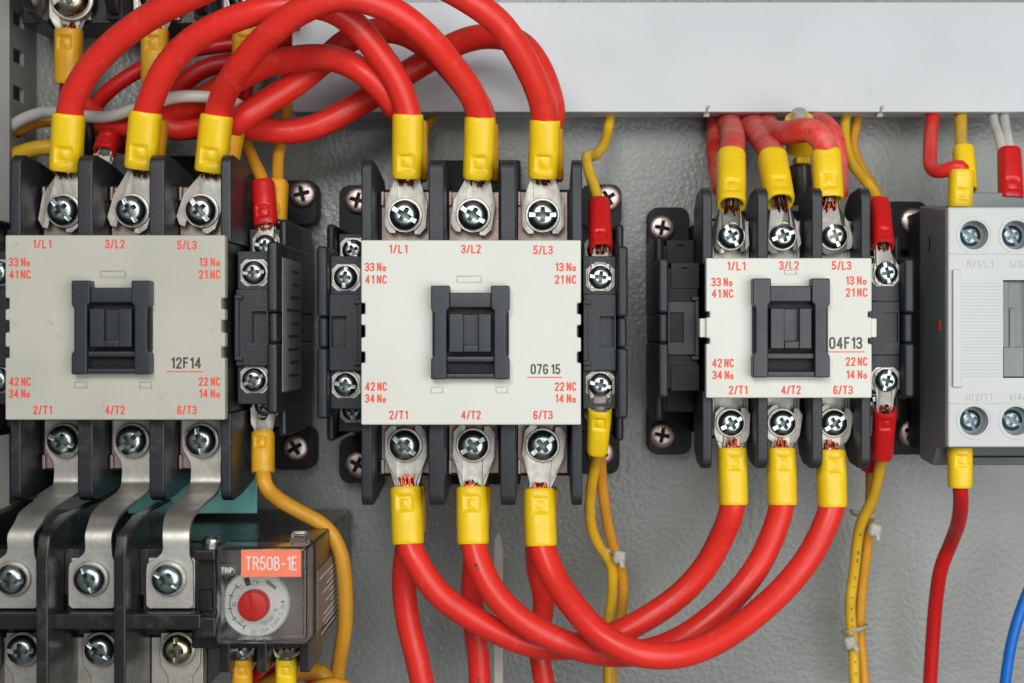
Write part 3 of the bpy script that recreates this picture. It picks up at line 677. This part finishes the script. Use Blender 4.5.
# ------------------------------------------------------------------ cable ends, cables, wires
def frame(A, B):
    ax = (B-A).normalized(); f = Vector((0, 0, 1)); f = (f-ax*f.dot(ax)).normalized(); u = ax.cross(f); return ax, u, f
def sleeve_mesh(L, r0, r1, m, r_in0, dimple=True, flat=.88, open0=True, sq=2.6):
    """sleeve along +z local (0..L); x across, h = front; widths r0 at lug end, r1 at cable end"""
    b = MB(); NU, NV = 44, 34; rows = []; wall = .9
    dz = 5.0*r0/6; dr = r0*.43
    def rad(v): return r0+(r1-r0)*min(1, v/L)**.8
    for j in range(NV+1):
        v = L*j/NV; ring = []
        rr_ = rad(v)
        fl = flat+(1-flat)*min(1, v/(L*.6))
        lip = 1-.07*math.exp(-((v)/.5)**2)-.07*math.exp(-((L-v)/.5)**2)
        for i in range(NU):
            a = 2*math.pi*i/NU; ca, sa = math.cos(a), math.sin(a)
            e = 1/((abs(ca)**sq+abs(sa)**sq)**(1/sq))
            x, h = rr_*e*ca*lip, rr_*e*sa*fl*lip
            if dimple and sa > 0:
                k = max(abs(x), abs(v-dz*1.25))/dr
                if k < 1.35:
                    p = 1-max(0, min(1, (k-.85)/.5)); p = p*p*(3-2*p)
                    q = max(0, 1-(k/.72)**4)
                    h -= r0*.16*p-(r0*.09*q)
            ring.append(b.v(x, v, h))
        rows.append(ring)
    for A, B in zip(rows, rows[1:]):
        for i in range(NU): b.face([A[i], A[(i+1)%NU], B[(i+1)%NU], B[i]])
    # wall thickness at both ends
    for idx, v, di in ((0, 0, 4.0), (-1, L, -2.0)):
        e_in, d_in = [], []
        for i in range(NU):
            a = 2*math.pi*i/NU; k = (rad(v)-wall); fl = flat if idx == 0 else 1
            e_in.append(b.v(k*math.cos(a), v, k*math.sin(a)*fl)); d_in.append(b.v(k*math.cos(a)*.98, v+di, k*math.sin(a)*fl*.98))
        O = rows[idx]
        for i in range(NU):
            j = (i+1) % NU; b.face([O[j], O[i], e_in[i], e_in[j]]); b.face([e_in[j], e_in[i], d_in[i], d_in[j]])
        if idx == 0: b.face(d_in)
    return b.mesh('sleeve', m)
def place(me, name, A, B, parent, roll=0):
    """local (x,z,h) -> axis z along A->B; meshes are in world metres with (x,-h,z)"""
    ax, u, f = frame(A, B)
    if roll:
        q = Matrix.Rotation(roll, 3, ax); u = q @ u; f = q @ f
    o = bpy.data.objects.new(name, me); COL.objects.link(o); o.parent = parent
    wx, wy, wz = tow(u)/MM, tow(-f)/MM, tow(ax)/MM      # local x, y(-h), z
    mw = Matrix(((wx.x, wy.x, wz.x, A.x*MM), (wx.y, wy.y, wz.y, -A.z*MM), (wx.z, wy.z, wz.z, A.y*MM), (0, 0, 0, 1)))
    pi = Matrix.Translation(-parent.location) if parent else Matrix()
    o.matrix_basis = pi @ mw
    return o
def rel_to(parent):
    p = parent.location/MM; return Matrix.Translation(-Vector((p.x, p.z, -p.y)))
SLV = {}
def end(parent, S, A, B, width, m, kind='fork', lugw=None, r1=None, strands=True, rs=4.0, dimple=True, flat=.88, roll=None, lugm='tin'):
    if roll is None: roll = random.uniform(-.12, .12)
    """S screw point (lug plane), A/B lug-end and cable-end of the sleeve axis"""
    L = (B-A).length; r0 = width/2; r1 = r1 or r0
    key = (round(L), round(r0, 1), round(r1, 1), m, dimple, flat)
    if key not in SLV: SLV[key] = sleeve_mesh(L, r0, r1, M[m], rs, dimple, flat)
    place(SLV[key], 'sleeve', A, B, parent, roll)
    T = rel_to(parent)
    if kind and S is not None:
        d = Vector((A.x-S.x, A.y-S.y, 0)); dl = d.length; d.normalize(); u = Vector((d.y, -d.x, 0)); lw = (lugw or width*1.18)/2; sl = lw*.45
        nk = r0*.62
        P = [(-lw*.95, lw*.72), (-lw*.95, sl)] + [(sl*.0+sl*math.sin(R(a)), sl*math.cos(R(a))) for a in (0, 30, 60, 90, 120, 150, 180)] + [(-lw*.95, -sl), (-lw*.95, -lw*.72), (-lw*.6, -lw), (lw*.55, -lw), (lw*.95, -lw*.85), (max(lw*1.1, dl-1.6), -nk), (dl+2.5, -nk), (dl+2.5, nk), (max(lw*1.1, dl-1.6), nk), (lw*.95, lw*.85), (lw*.55, lw), (-lw*.6, lw)]
        g = MB(T)
        def pt(a, c_, h):
            # neck ramps up to the sleeve axis
            k = max(0, min(1, (a-lw*.95)/max(.1, dl-lw*.95))); base = S + d*a + u*c_
            return g.v(base.x, base.y, h + k*(A.z-S.z-r0*.40))
        lo = [pt(a, c_, S.z-.7) for a, c_ in P]; hi = [pt(a, c_, S.z+.7) for a, c_ in P]; n = len(P)
        g.face(lo[::-1]); g.face(hi)
        for i in range(n): g.face([lo[i], lo[(i+1)%n], hi[(i+1)%n], hi[i]])
        bmesh.ops.triangulate(g.bm, faces=[f for f in g.bm.faces if len(f.verts) > 4])
        g.build('lug', M[lugm], parent, .18)
    # barrel inside the sleeve
    ax, u, f = frame(A, B)
    MB(T).tube([A-ax*.6-f*r0*.22, A+ax*6-f*r0*.1], r0*.55, 16, flat=.75).build('barrel', M[lugm], parent)
    if strands:
        g = MB(T); rnd = random.Random(int(A.x*13+A.y*7))
        for k in range(17):
            c_ = rnd.uniform(-1, 1)*r0*.42; hh = rnd.uniform(-.1, .42)*r0; e = rnd.uniform(1.2, 3.2)*(r0/6)*strands
            g.tube([A+ax*3+u*c_*.9+f*hh*.8, A+u*c_+f*hh, A-ax*e*.6+u*(c_*1.05)+f*(hh*.95), A-ax*e+u*(c_+rnd.uniform(-.6, .6))+f*(hh*.7)], .33*max(.8, r0/6), 6)
        g.build('copper_strands', M['copper'], parent)
def cable(name, label, cat, pts, rad, m, ends=(), group=None, n=20, sub_=2.2):
    """pts in (px,py,h); ends: list of dict(at=0|-1, S, A, B, ...)"""
    P = [W(*p) for p in pts]
    for e in ends:
        A, B = W(*e['A']), W(*e['B']); ax = (B-A).normalized(); e['_'] = (A, B)
        mid = A+(B-A)*.45
        if e['at'] == 0: P = [mid, B-ax*.5]+P
        else: P = P+[B-ax*.5, mid]
    c = P[len(P)//2]; org = Vector((P[0].x, P[0].y, P[0].z))
    t = thing(name, label, cat, org, group)
    MB(rel_to(t)).tube(spline(P, sub_), rad, n).build('jacket', M[m], t)
    for e in ends:
        k = {x: y for x, y in e.items() if x not in ('at', 'S', 'A', 'B', '_')}
        end(t, W(*e['S']) if e.get('S') else None, e['_'][0], e['_'][1], **k)
    return t
RC = 4.55; SWD = 12.4
G1 = 'red power cables looped between the aged and the middle contactor'
HF = 71.5                                       # front lug plane on the big contactors
def top2(i, rear=False):                        # ends on the middle contactor, top
    S = ((406, 214), (473, 214), (543, 214))[i]; A = ((407, 178), (478, 179), (543, 178))[i]; B = ((408, 114), (480, 117), (545, 120))[i]
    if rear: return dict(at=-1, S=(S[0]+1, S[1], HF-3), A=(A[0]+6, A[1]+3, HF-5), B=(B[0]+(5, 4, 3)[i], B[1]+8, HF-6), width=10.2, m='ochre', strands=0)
    return dict(at=-1, S=(S[0], S[1], HF), A=(A[0], A[1], HF+3), B=(B[0], B[1], HF+7), width=10.6, m='yellow', lugw=14.5)
def top1(i, rear=False):
    S = ((61, 211), (131, 211), (200, 211))[i]; A = ((65.5, 171), (140.5, 169), (210.5, 172))[i]; B = ((69, 114), (146, 112), (217, 114))[i]
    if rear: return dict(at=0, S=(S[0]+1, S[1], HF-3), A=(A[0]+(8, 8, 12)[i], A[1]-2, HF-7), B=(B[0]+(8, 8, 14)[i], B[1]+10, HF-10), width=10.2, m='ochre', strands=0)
    return dict(at=0, S=(S[0], S[1], HF), A=(A[0], A[1], HF+3), B=(B[0], B[1], HF+6), width=10.9, m='yellow', lugw=14.2)
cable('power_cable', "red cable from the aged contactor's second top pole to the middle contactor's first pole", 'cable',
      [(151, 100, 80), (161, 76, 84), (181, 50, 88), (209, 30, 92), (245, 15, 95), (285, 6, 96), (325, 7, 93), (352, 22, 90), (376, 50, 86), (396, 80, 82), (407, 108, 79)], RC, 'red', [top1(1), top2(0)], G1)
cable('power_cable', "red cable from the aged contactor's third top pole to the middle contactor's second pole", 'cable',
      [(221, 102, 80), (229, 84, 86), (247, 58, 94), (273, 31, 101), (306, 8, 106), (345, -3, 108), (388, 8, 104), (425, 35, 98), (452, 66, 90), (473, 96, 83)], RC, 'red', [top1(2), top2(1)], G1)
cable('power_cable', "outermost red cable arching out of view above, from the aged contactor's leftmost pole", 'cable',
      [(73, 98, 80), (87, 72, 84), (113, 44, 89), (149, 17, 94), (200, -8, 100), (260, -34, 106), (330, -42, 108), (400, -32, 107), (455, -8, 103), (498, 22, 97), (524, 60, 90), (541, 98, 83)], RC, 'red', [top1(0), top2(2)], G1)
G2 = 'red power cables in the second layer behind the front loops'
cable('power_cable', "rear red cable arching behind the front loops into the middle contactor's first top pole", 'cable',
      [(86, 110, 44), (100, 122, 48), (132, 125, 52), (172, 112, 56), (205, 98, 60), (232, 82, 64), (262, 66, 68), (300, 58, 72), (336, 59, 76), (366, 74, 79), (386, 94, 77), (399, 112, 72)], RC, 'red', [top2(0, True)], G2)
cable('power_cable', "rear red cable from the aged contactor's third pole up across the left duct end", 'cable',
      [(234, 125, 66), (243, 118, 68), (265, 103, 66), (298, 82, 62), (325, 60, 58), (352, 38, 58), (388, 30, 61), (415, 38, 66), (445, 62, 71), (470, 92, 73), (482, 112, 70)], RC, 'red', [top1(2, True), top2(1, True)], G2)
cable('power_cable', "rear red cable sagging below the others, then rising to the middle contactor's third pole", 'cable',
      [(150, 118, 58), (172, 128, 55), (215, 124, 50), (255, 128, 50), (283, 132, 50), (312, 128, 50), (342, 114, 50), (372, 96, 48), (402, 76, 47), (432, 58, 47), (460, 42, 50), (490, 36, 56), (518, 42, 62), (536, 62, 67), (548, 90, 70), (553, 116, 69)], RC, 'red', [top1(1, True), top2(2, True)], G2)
G3 = 'dark red control cables behind the upper loops'
cable('control_cable', 'upper dark red cable running behind the loops from the aged contactor up to the duct', 'cable',
      [(84, 150, 26), (94, 108, 28), (112, 88, 30), (143, 68, 30), (175, 54, 30), (208, 47, 28), (253, 42, 26), (285, 40, 18), (320, 40, 10)], 2.9, 'darkred', (), G3, 14)
cable('control_cable', 'lower dark red cable curving behind the loops past the white wire', 'cable',
      [(150, 140, 30), (165, 108, 34), (182, 84, 36), (205, 68, 36), (235, 62, 34), (275, 56, 28), (330, 60, 12)], 3.5, 'darkred', (), G3, 14)
# top-left sleeves of the upper device
for i, (px, lb_, x2, y2) in enumerate(((69, 'dark red cable hanging from the leftmost screw of the upper device', 64, 150), (155, 'dark red cable hanging from the middle screw of the upper device', 120, 128), (246, 'dark red cable hanging from the right screw of the upper device', 262, 110))):
    cable('control_cable', lb_, 'cable', [(px-1, 92, 30), (px-3, 108, 28), ((px+x2)/2-2, 125, 24), (x2, y2+20, 16)], 3.1, 'darkred',
          [dict(at=0, S=(px-1, 2, 33.5), A=(px, 29, 34), B=(px-1, 84, 32), width=10.2, m='ochre', lugw=15, r1=4.7)], 'dark red cables of the upper device', 14)

G4 = 'red power cables hanging between the middle and the small contactor'
def bot2(i, rear=False):
    S = ((406, 445), (474, 445), (544, 445))[i]; A = ((406, 487), (472, 487), (539, 489))[i]; B = ((408, 543), (473, 543), (541, 545))[i]
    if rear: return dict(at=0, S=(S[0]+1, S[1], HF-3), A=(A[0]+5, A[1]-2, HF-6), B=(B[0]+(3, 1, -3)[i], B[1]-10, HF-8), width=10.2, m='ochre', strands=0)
    return dict(at=0, S=(S[0], S[1], HF), A=(A[0], A[1], HF+3), B=(B[0], B[1], HF+6), width=10.9, m='yellow', lugw=14.4, strands=1.6 if i == 0 else .9)
H3 = 59.6
def bot3(i):
    S = ((732, 424), (783.5, 423), (834, 423))[i]; A = ((732, 448), (781, 448), (831, 450))[i]; B = ((733, 505), (782, 505), (832, 508))[i]
    return dict(at=-1, S=(S[0], S[1], H3), A=(A[0], A[1], H3+3), B=(B[0], B[1], H3+5), width=10.2, m='yellow', lugw=12.5, strands=1.4)
cable('power_cable', 'red cable hanging highest between the left poles of the middle and small contactors', 'cable',
      [(412, 552, 79), (422, 572, 80), (441, 596, 79), (464, 613, 77), (492, 629, 75), (525, 643, 72), (560, 648, 68), (592, 642, 64), (622, 631, 60), (652, 615, 58), (681, 594, 57), (706, 566, 58), (723, 534, 61), (731, 514, 64)], RC*.98, 'red', [bot2(0), bot3(0)], G4)
cf = []
cf.append(cable('power_cable', 'red cable hanging between the middle poles of the middle and small contactors', 'cable',
      [(476, 554, 79), (483, 574, 81), (501, 602, 83), (528, 625, 84), (562, 642, 83), (600, 653, 78), (640, 653, 72), (675, 642, 68), (705, 623, 66), (731, 600, 65), (756, 569, 64), (772, 537, 64), (780, 514, 64)], RC*.98, 'red', [bot2(1), bot3(1)], G4))
cable('power_cable', 'front red cable sagging lowest between the right poles of the middle and small contactors', 'cable',
      [(545, 556, 79), (554, 578, 82), (573, 605, 88), (597, 632, 94), (627, 650, 97), (660, 656, 96), (690, 652, 92), (722, 638, 86), (756, 614, 79), (787, 585, 73), (811, 554, 69), (825, 526, 66)], RC, 'red', [bot2(2), bot3(2)], G4)
G5 = 'red power cables dropping straight down from the middle contactor'
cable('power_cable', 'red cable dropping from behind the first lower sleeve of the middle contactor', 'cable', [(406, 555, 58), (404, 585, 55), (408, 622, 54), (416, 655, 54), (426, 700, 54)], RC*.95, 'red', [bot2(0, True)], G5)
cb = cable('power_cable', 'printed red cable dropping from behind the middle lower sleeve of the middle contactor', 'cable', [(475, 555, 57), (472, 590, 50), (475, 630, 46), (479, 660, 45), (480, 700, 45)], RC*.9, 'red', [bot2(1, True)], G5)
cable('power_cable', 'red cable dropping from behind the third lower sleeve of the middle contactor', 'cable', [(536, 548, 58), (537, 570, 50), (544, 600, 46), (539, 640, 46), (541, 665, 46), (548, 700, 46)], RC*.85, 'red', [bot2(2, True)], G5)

# cables from the duct down to the small contactor
G6 = 'dusty red cables from the duct to the small contactor'
SL3 = dict(width=10.3, m='yellow', lugw=12.5, strands=1.9, flat=.92)
cable('power_cable', 'dusty red cable from the duct to the first pole of the small contactor', 'cable', [(724, 96, 9), (727, 116, 12), (732, 132, 30), (733, 145, 46)], RC, 'dustyred',
      [dict(at=-1, S=(731, 236, H3), A=(731.5, 205, H3+8), B=(731, 155, H3-5), **SL3)], G6)
cable('power_cable', 'dusty red cable from the duct to the second pole of the small contactor', 'cable', [(744, 96, 9), (749, 116, 12), (758, 133, 30), (767, 146, 44)], RC, 'dustyred',
      [dict(at=-1, S=(782, 236, H3), A=(780, 202, H3+8), B=(772, 156, H3-5), **SL3)], G6)
cf.append(cable('power_cable', 'dusty red cable bending sideways under the duct to the third pole of the small contactor', 'cable', [(758, 96, 9), (763, 116, 12), (774, 132, 34), (793, 132, 56), (812, 130, 64), (824, 140, 66)], RC*.97, 'dustyred',
      [dict(at=-1, S=(834, 236, H3), A=(829, 200, H3+9), B=(826, 152, H3+4), **SL3)], G6))
cable('power_cable', 'rear dusty red cable behind the first yellow sleeve of the small contactor', 'cable', [(718, 96, 8), (716, 135, 12), (716, 156, 24), (722, 190, 40)], RC*.8, 'dustyred', (), G6)
cable('power_cable', 'rear dusty red cable curving down right of the third yellow sleeve', 'cable', [(798, 98, 9), (808, 117, 14), (824, 124, 36), (834, 136, 44), (838, 165, 42), (838, 195, 36)], RC*.8, 'dustyred', (), G6)
# capped joint standing behind the sideways cable
t = thing('cable_joint', 'small yellow capped cable joint peeping out above the bent red cable', 'cable joint', W(799, 130, 46))
T = rel_to(t)
MB(T).tube([W(800, 150, 40), W(799, 118, 48)], 5.0, 24).build('sleeve', M['yellow'], t)
MB(T).tube([W(799, 119, 48), W(799, 110.5, 50)], [3.2, 2.4], 16).build('cap', M['tie'], t)
MB(T).tube([W(800, 205, 36), W(801, 185, 37), W(800, 165, 38)], [3.6, 4.4, 4.0], 16).build('shrink_tube', M['relay'], t, 0)
MB(T).box(W(793, 0, 38).x, W(807, 0, 38).x, W(0, 166, 38).y, W(0, 158, 38).y, 36, 46).build('collar', M['yellow'], t, .8)

# control wires
AF = 80.5
G7 = 'thin yellow control wires'
cable('control_wire', 'yellow wire with a red sleeve kinking down to the right side of the middle contactor', 'wire', [(612, 100, 12), (608, 130, 18), (602, 148, 30), (592, 157, 40), (586, 154, 46), (588, 168, 52), (594, 186, 60)], 1.95, 'ywire',
      [dict(at=-1, S=(600, 277, AF), A=(601, 250, AF-2), B=(599, 203, AF-16), width=8.2, m='redsleeve', lugw=8.4, r1=3.9, strands=.9)], G7, 12)
cable('control_wire', 'yellow wire dropping from the yellow sleeve at the lower right of the middle contactor', 'wire', [(596, 462, 66), (591, 490, 58), (591, 525, 50), (600, 548, 44), (611, 563, 40), (612, 600, 36), (607, 630, 34), (608, 665, 30), (608, 700, 30)], 1.95, 'ywire',
      [dict(at=0, S=(600, 385, AF), A=(600, 408, AF-1), B=(597, 452, AF-8), width=8.6, m='yellow', lugw=8.4, r1=3.7, strands=0)], G7, 12)
tg = cable('control_wire', 'second yellow wire twisting beside its twin below the middle contactor', 'wire', [(600, 446, 68), (602, 480, 58), (607, 520, 50), (613, 545, 44), (621, 568, 38), (624, 592, 36), (619, 625, 32), (612, 660, 26), (612, 700, 26)], 1.95, 'owire', (), G7, 12)
H3A = 66.8
cable('control_wire', 'yellow wire with a red sleeve leading from the duct to the small contactor', 'wire', [(848, 95, 10), (845, 122, 16), (846, 145, 24), (854, 167, 34), (868, 184, 44)], 1.95, 'ywire',
      [dict(at=-1, S=(886, 273, H3A), A=(883, 247, H3A-2), B=(879, 202, H3A-14), width=8.0, m='redsleeve', lugw=8.4, r1=3.6, strands=1)], G7, 12)
cable('control_wire', 'darker yellow wire beside its twin leaving the duct right of the small contactor', 'wire', [(857, 95, 8), (857, 122, 12), (853, 146, 18), (862, 168, 26), (875, 190, 34), (882, 212, 38)], 1.8, 'owire', (), G7, 12)
wa = cable('control_wire', 'printed yellow wire below the lower red sleeve of the small contactor', 'wire', [(880, 466, 50), (873, 498, 42), (860, 526, 34), (854, 572, 28), (850, 607, 26), (853, 643, 24), (855, 700, 24)], 2.05, 'ywire',
      [dict(at=0, S=(886, 381, H3A), A=(885, 409, H3A-1), B=(882, 456, H3A-12), width=8.2, m='redsleeve', lugw=8.4, r1=3.8, strands=.8)], G7, 12)
cable('control_wire', 'orange-yellow wire bundled behind the printed one below the small contactor', 'wire', [(871, 480, 34), (870, 505, 32), (868, 540, 27), (862, 590, 22), (860, 630, 19), (862, 656, 18), (866, 700, 18)], 1.95, 'owire',
      [dict(at=0, A=(873, 440, 42), B=(870, 469, 38), width=7.4, m='redsleeve', kind=None, strands=0)], G7, 12)
cable('power_cable', 'red cable bending sideways into a yellow sleeve on top of the pale grey contactor', 'cable', [(934, 96, 10), (932, 122, 24), (930, 150, 42), (932, 170, 52), (946, 171, 58), (958, 165, 60), (963, 169, 60)], 2.55, 'red',
      [dict(at=-1, A=(960, 208, 60), B=(961, 171, 59), width=8.4, m='yellow', kind=None, strands=0, r1=4.4)], 'cables at the pale grey contactor', 14)
cable('power_cable', 'yellow cable with a yellow sleeve behind the bent red one at the pale grey contactor', 'cable', [(960, 96, 10), (961, 125, 26), (961, 142, 38)], 2.3, 'ywire',
      [dict(at=-1, A=(966, 190, 50), B=(963, 148, 44), width=8.2, m='yellow', kind=None, strands=0, r1=3.8)], 'cables at the pale grey contactor', 14)
for k, (xx, yy) in enumerate(((994, 1003), (1005, 1011))):
    cable('control_wire', ('left', 'right')[k]+' white wire of the pair entering a red sleeve at the right edge', 'wire', [(xx-3, 98, 10), (xx, 122, 26), (yy-3, 140, 44), (yy, 156, 50), (yy+1, 170, 52)], 1.75, 'wwire',
          [dict(at=-1, A=(1011, 200, 60), B=(1009, 150, 54), width=8.8, m='redsleeve', kind=None, strands=0, r1=4.0)] if k == 0 else (), 'white wires at the right edge', 12)
cable('power_cable', 'red cable wandering down from the bottom of the pale grey contactor', 'cable', [(961, 500, 68), (959, 520, 58), (951, 543, 42), (941, 568, 36), (936, 600, 30), (933, 635, 26), (929, 700, 22)], 2.65, 'darkred',
      [dict(at=0, A=(960, 447, 72.5), B=(960, 487, 72), width=8.4, m='yellow', kind=None, strands=0, r1=4.1)], 'cables at the pale grey contactor', 14)
cable('control_wire', 'blue wire slanting across the lower right corner', 'wire', [(1040, 565, 30), (1022, 607, 30), (1011, 645, 30), (1003, 700, 30)], 2.1, 'blue', (), None, 12)
# around the aged contactor
cable('control_wire', 'thick orange-yellow wire curling down the right side of the relay', 'wire', [(264, 484, 70), (275, 497, 66), (300, 512, 62), (325, 526, 60), (340, 550, 58), (345, 584, 56), (345, 625, 54), (340, 656, 50), (334, 700, 46)], 2.75, 'owire',
      [dict(at=0, S=(263, 415, 61), A=(263, 432, 62), B=(263, 473, 66), width=8.0, m='ochre', lugw=8.4, r1=3.9, strands=0)], G7, 14)
cable('control_wire', 'orange wire entering a red sleeve at the upper right of the aged contactor', 'wire', [(236, 112, 22), (244, 138, 34), (252, 158, 44), (260, 174, 52)], 2.3, 'owire',
      [dict(at=-1, S=(265, 247, 60), A=(266, 226, 60), B=(263, 182, 56), width=8.6, m='redsleeve', lugw=8.4, r1=4.0, strands=.8)], G7, 12)
cable('control_wire', 'pale orange wire with an ochre sleeve behind the red sleeve of the aged contactor', 'wire', [(290, 40, 10), (289, 90, 22), (283, 130, 34), (278, 160, 42)], 2.2, 'owire',
      [dict(at=-1, A=(276, 222, 52), B=(278, 182, 48), width=7.6, m='ochre', kind=None, strands=0)], G7, 12)
cable('control_wire', 'ochre wire stub just under the duct right of the first middle sleeve', 'wire', [(436, 96, 8), (434, 116, 12), (426, 128, 22), (420, 150, 30), (415, 180, 40)], 1.9, 'owire', (), G7, 12)
cable('control_wire', 'white wire crossing from the left duct behind the red loops', 'wire', [(0, 138, 22), (14, 124, 26), (40, 113, 34), (68, 114, 48), (105, 117, 57), (140, 108, 63), (175, 97, 68), (207, 97, 67.5), (230, 101, 67), (243, 108, 60)], 2.2, 'wwire', (), None, 12)
cable('control_wire', 'ochre wire just below the white wire at the left edge', 'wire', [(2, 136, 16), (18, 130, 20), (45, 121, 22), (75, 124, 20), (105, 134, 14)], 2.2, 'owire', (), G7, 12)
cable('control_wire', 'yellow wire entering behind the aged contactor at its upper left corner', 'wire', [(2, 162, 22), (20, 153, 26), (45, 147, 26), (80, 150, 24)], 3.0, 'ywire', (), G7, 12)
cable('control_wire', 'yellow wire passing low behind the leftmost strap', 'wire', [(5, 512, 40), (25, 508, 40), (60, 500, 36)], 2.4, 'ywire', (), G7, 12)
cable('control_wire', 'thin red lead with an upturned ring lug between the first two sleeves', 'wire', [(130, 120, 30), (118, 134, 40), (108, 142, 50)], 2.4, 'darkred',
      [dict(at=-1, S=(100, 166, 60), A=(104, 153, 60), B=(110, 137, 54), width=8.0, m='redsleeve', lugw=7.5, strands=0)], None, 12)
# at the relay foot
for px, mm_, lb_, ml in ((242, 'ochre', 'short ochre sleeve and wire under the left control screw of the relay', 'owire'), (286, 'yellow', 'bright yellow sleeve and wire under the right control screw of the relay', 'ywire')):
    cable('control_wire', lb_, 'wire', [(px, 705, 90), (px, 730, 84)], 2.3, ml, [dict(at=0, S=(px, 645, 95.5), A=(px, 658, 96), B=(px, 698, 94), width=6.8, m=mm_, lugw=8, strands=0)], 'wires at the foot of the relay', 12)
cable('control_wire', 'orange wire arching under the relay foot towards the lower edge', 'wire', [(240, 705, 60), (268, 684, 66), (300, 672, 70), (322, 672, 72), (330, 690, 72), (326, 712, 70)], 3.0, 'owire', (), 'wires at the foot of the relay', 12)
cable('control_wire', 'thick orange wire loop at the lower edge below the curling wire', 'wire', [(290, 715, 80), (310, 694, 82), (335, 686, 82), (362, 702, 80)], 3.4, 'owire', (), 'wires at the foot of the relay', 12)
cable('power_cable', 'dark red cable showing between the relay foot sleeves', 'cable', [(255, 720, 60), (262, 672, 62), (275, 660, 60), (318, 680, 50), (330, 720, 50)], 3.6, 'darkred', (), 'dark red cables under the relay', 12)
for px, w_ in ((28, 'first'), (106, 'second'), (184, 'third')):
    cable('power_cable', 'dark red cable below the '+w_+' lower screw of the relay', 'cable', [(px-6, 672, 88), (px+2, 682, 92), (px+2, 720, 92)], 5.2, 'darkred', (), 'dark red cables under the relay', 14)

# printing on cables: small black marks riding on the jacket
def marks(parent, pts, rad, seed, size, side=0, gap=1.9):
    rnd = random.Random(seed); P = spline([W(*p) for p in pts], 1.0); g = MB(rel_to(parent)); acc = 0; nxt = 2
    for i in range(1, len(P)-1):
        acc += (P[i]-P[i-1]).length
        if acc > nxt:
            ax, u, f = frame(P[i-1], P[i+1]); L = rnd.uniform(.35, .8)*size; a0 = side; hw = .45*size
            for k in range(2 if rnd.random() < .7 else 1):
                c_ = P[i]+ax*(k*L*1.3); q = []
                for aa, bb in ((-1, -1), (1, -1), (1, 1), (-1, 1)):
                    th = a0+aa*hw/rad*rnd.uniform(.5, 1); q.append(g.v(*(c_+ax*bb*L*.4+u*math.sin(th)*(rad+.06)+f*math.cos(th)*(rad+.06))))
                g.face(q)
            nxt = acc+rnd.choice((gap, gap, gap*1.4, gap*3))
    g.build('jacket_print', M['inkblack'], parent)
marks(wa, [(860, 526, 34), (854, 572, 28), (850, 607, 26), (853, 643, 24), (855, 700, 24)], 2.05, 3, 1.0, -.1, 2.4)
marks(cb, [(472, 590, 50), (475, 630, 46), (479, 660, 45), (480, 700, 45)], RC*.9, 5, 1.2, .1, 2.2)

marks(cf[0], [(478, 558, 80), (485, 576, 81), (494, 592, 82)], RC*.98, 11, 1.5, .25, 2.6)
marks(cf[1], [(790, 132, 55), (803, 130, 60), (816, 133, 65), (824, 141, 66)], RC*.97, 8, 1.3, .4, 2.2)
# dark heat-shrunk lead end beside the first sleeve of the aged contactor
b_ = cable('control_cable', 'black insulated lead standing beside the first yellow sleeve of the aged contactor', 'cable', [(92, 168, 48), (90, 146, 50), (88, 126, 52), (85, 108, 46), (80, 96, 40)], 2.1, 'deep', (), None, 12)
# small tie ends poking out under the duct lip
for px, w_ in ((706, 'left of the dusty red cables'), (879, 'right of the yellow pair')):
    g = MB(); q0 = W(px, 112, 24)
    g.tube([Vector((-1.0, -1.2, -2)), Vector((-.3, -.6, 2.6)), Vector((.2, 1.1, 3.9)), Vector((.9, 1.7, 4.1))], .5, 8, flat=.5); g.box(-1.0, 1.1, -2.0, -.5, -1, 1.6)
    o = g.build('cable_tie_end', M['tie'], None, .4); o.location = tow(q0); tag(o, 'tiny clipped tie end under the duct edge, '+w_, 'cable tie')
# cable ties
def cable_tie(px, py, h, lw, lh, bx, by, label, ang=0):
    t = thing('cable_tie', label, 'cable tie', W(px, py, h), 'white cable ties'); c0 = W(px, py, h)
    Tm = Matrix.Rotation(R(ang), 4, 'Z'); g = MB(Tm); pts = []
    n = 28
    for k in range(n): a = 2*math.pi*k/n; pts.append(Vector((lw*math.cos(a), lh*.5*math.sin(a)*.0+.6*math.sin(a), lh*math.sin(a))))
    pts.append(pts[0]); g.tube(pts, 1.3, 8, cap=False, flat=.45).build('strap', M['tie'], t)
    q = MB(Tm); q.box(bx-2.5, bx+2.3, by-2.4, by+2.7, lh-1.5, lh+2.8); q.build('locking_head', M['tie'], t, 1.3, 3)
    q = MB(Tm); q.tube([Vector((bx, by, lh+2)), Vector((bx+1.0, by-1.5, lh+3.2)), Vector((bx+1.4, by-3.1, lh+3.0))], .9, 8, flat=.5); q.build('tail', M['tie'], t)
cable_tie(612, 552, 40, 4.6, 3.6, 2.6, -1, 'white cable tie round the yellow pair below the middle contactor', -8)
cable_tie(608, 627, 33, 4.4, 3.4, -3, 1.5, 'white cable tie half hidden behind the lowest red loop', 5)
cable_tie(863, 515, 32, 4.4, 4.2, 4.6, -4, 'upper white cable tie on the yellow pair below the small contactor', -15)
cable_tie(855, 630, 22, 4.4, 4.2, -3.6, -3, 'lower white cable tie on the yellow pair near the bottom edge', 15)
# loose translucent strip
b = MB(); q0 = W(498, 620, 40)
o = b.prism([(W(px, py, 40).x-q0.x, W(px, py, 40).y-q0.y) for px, py in ((494, 700), (503, 700), (503, 550), (501, 538), (498, 532), (495, 538), (494, 550))], -.4, .4).build('nylon_strip', M['tie'], None, .2)
o.location = tow(q0); tag(o, 'long pale nylon strip hanging behind the red cables under the middle contactor', 'cable tie')
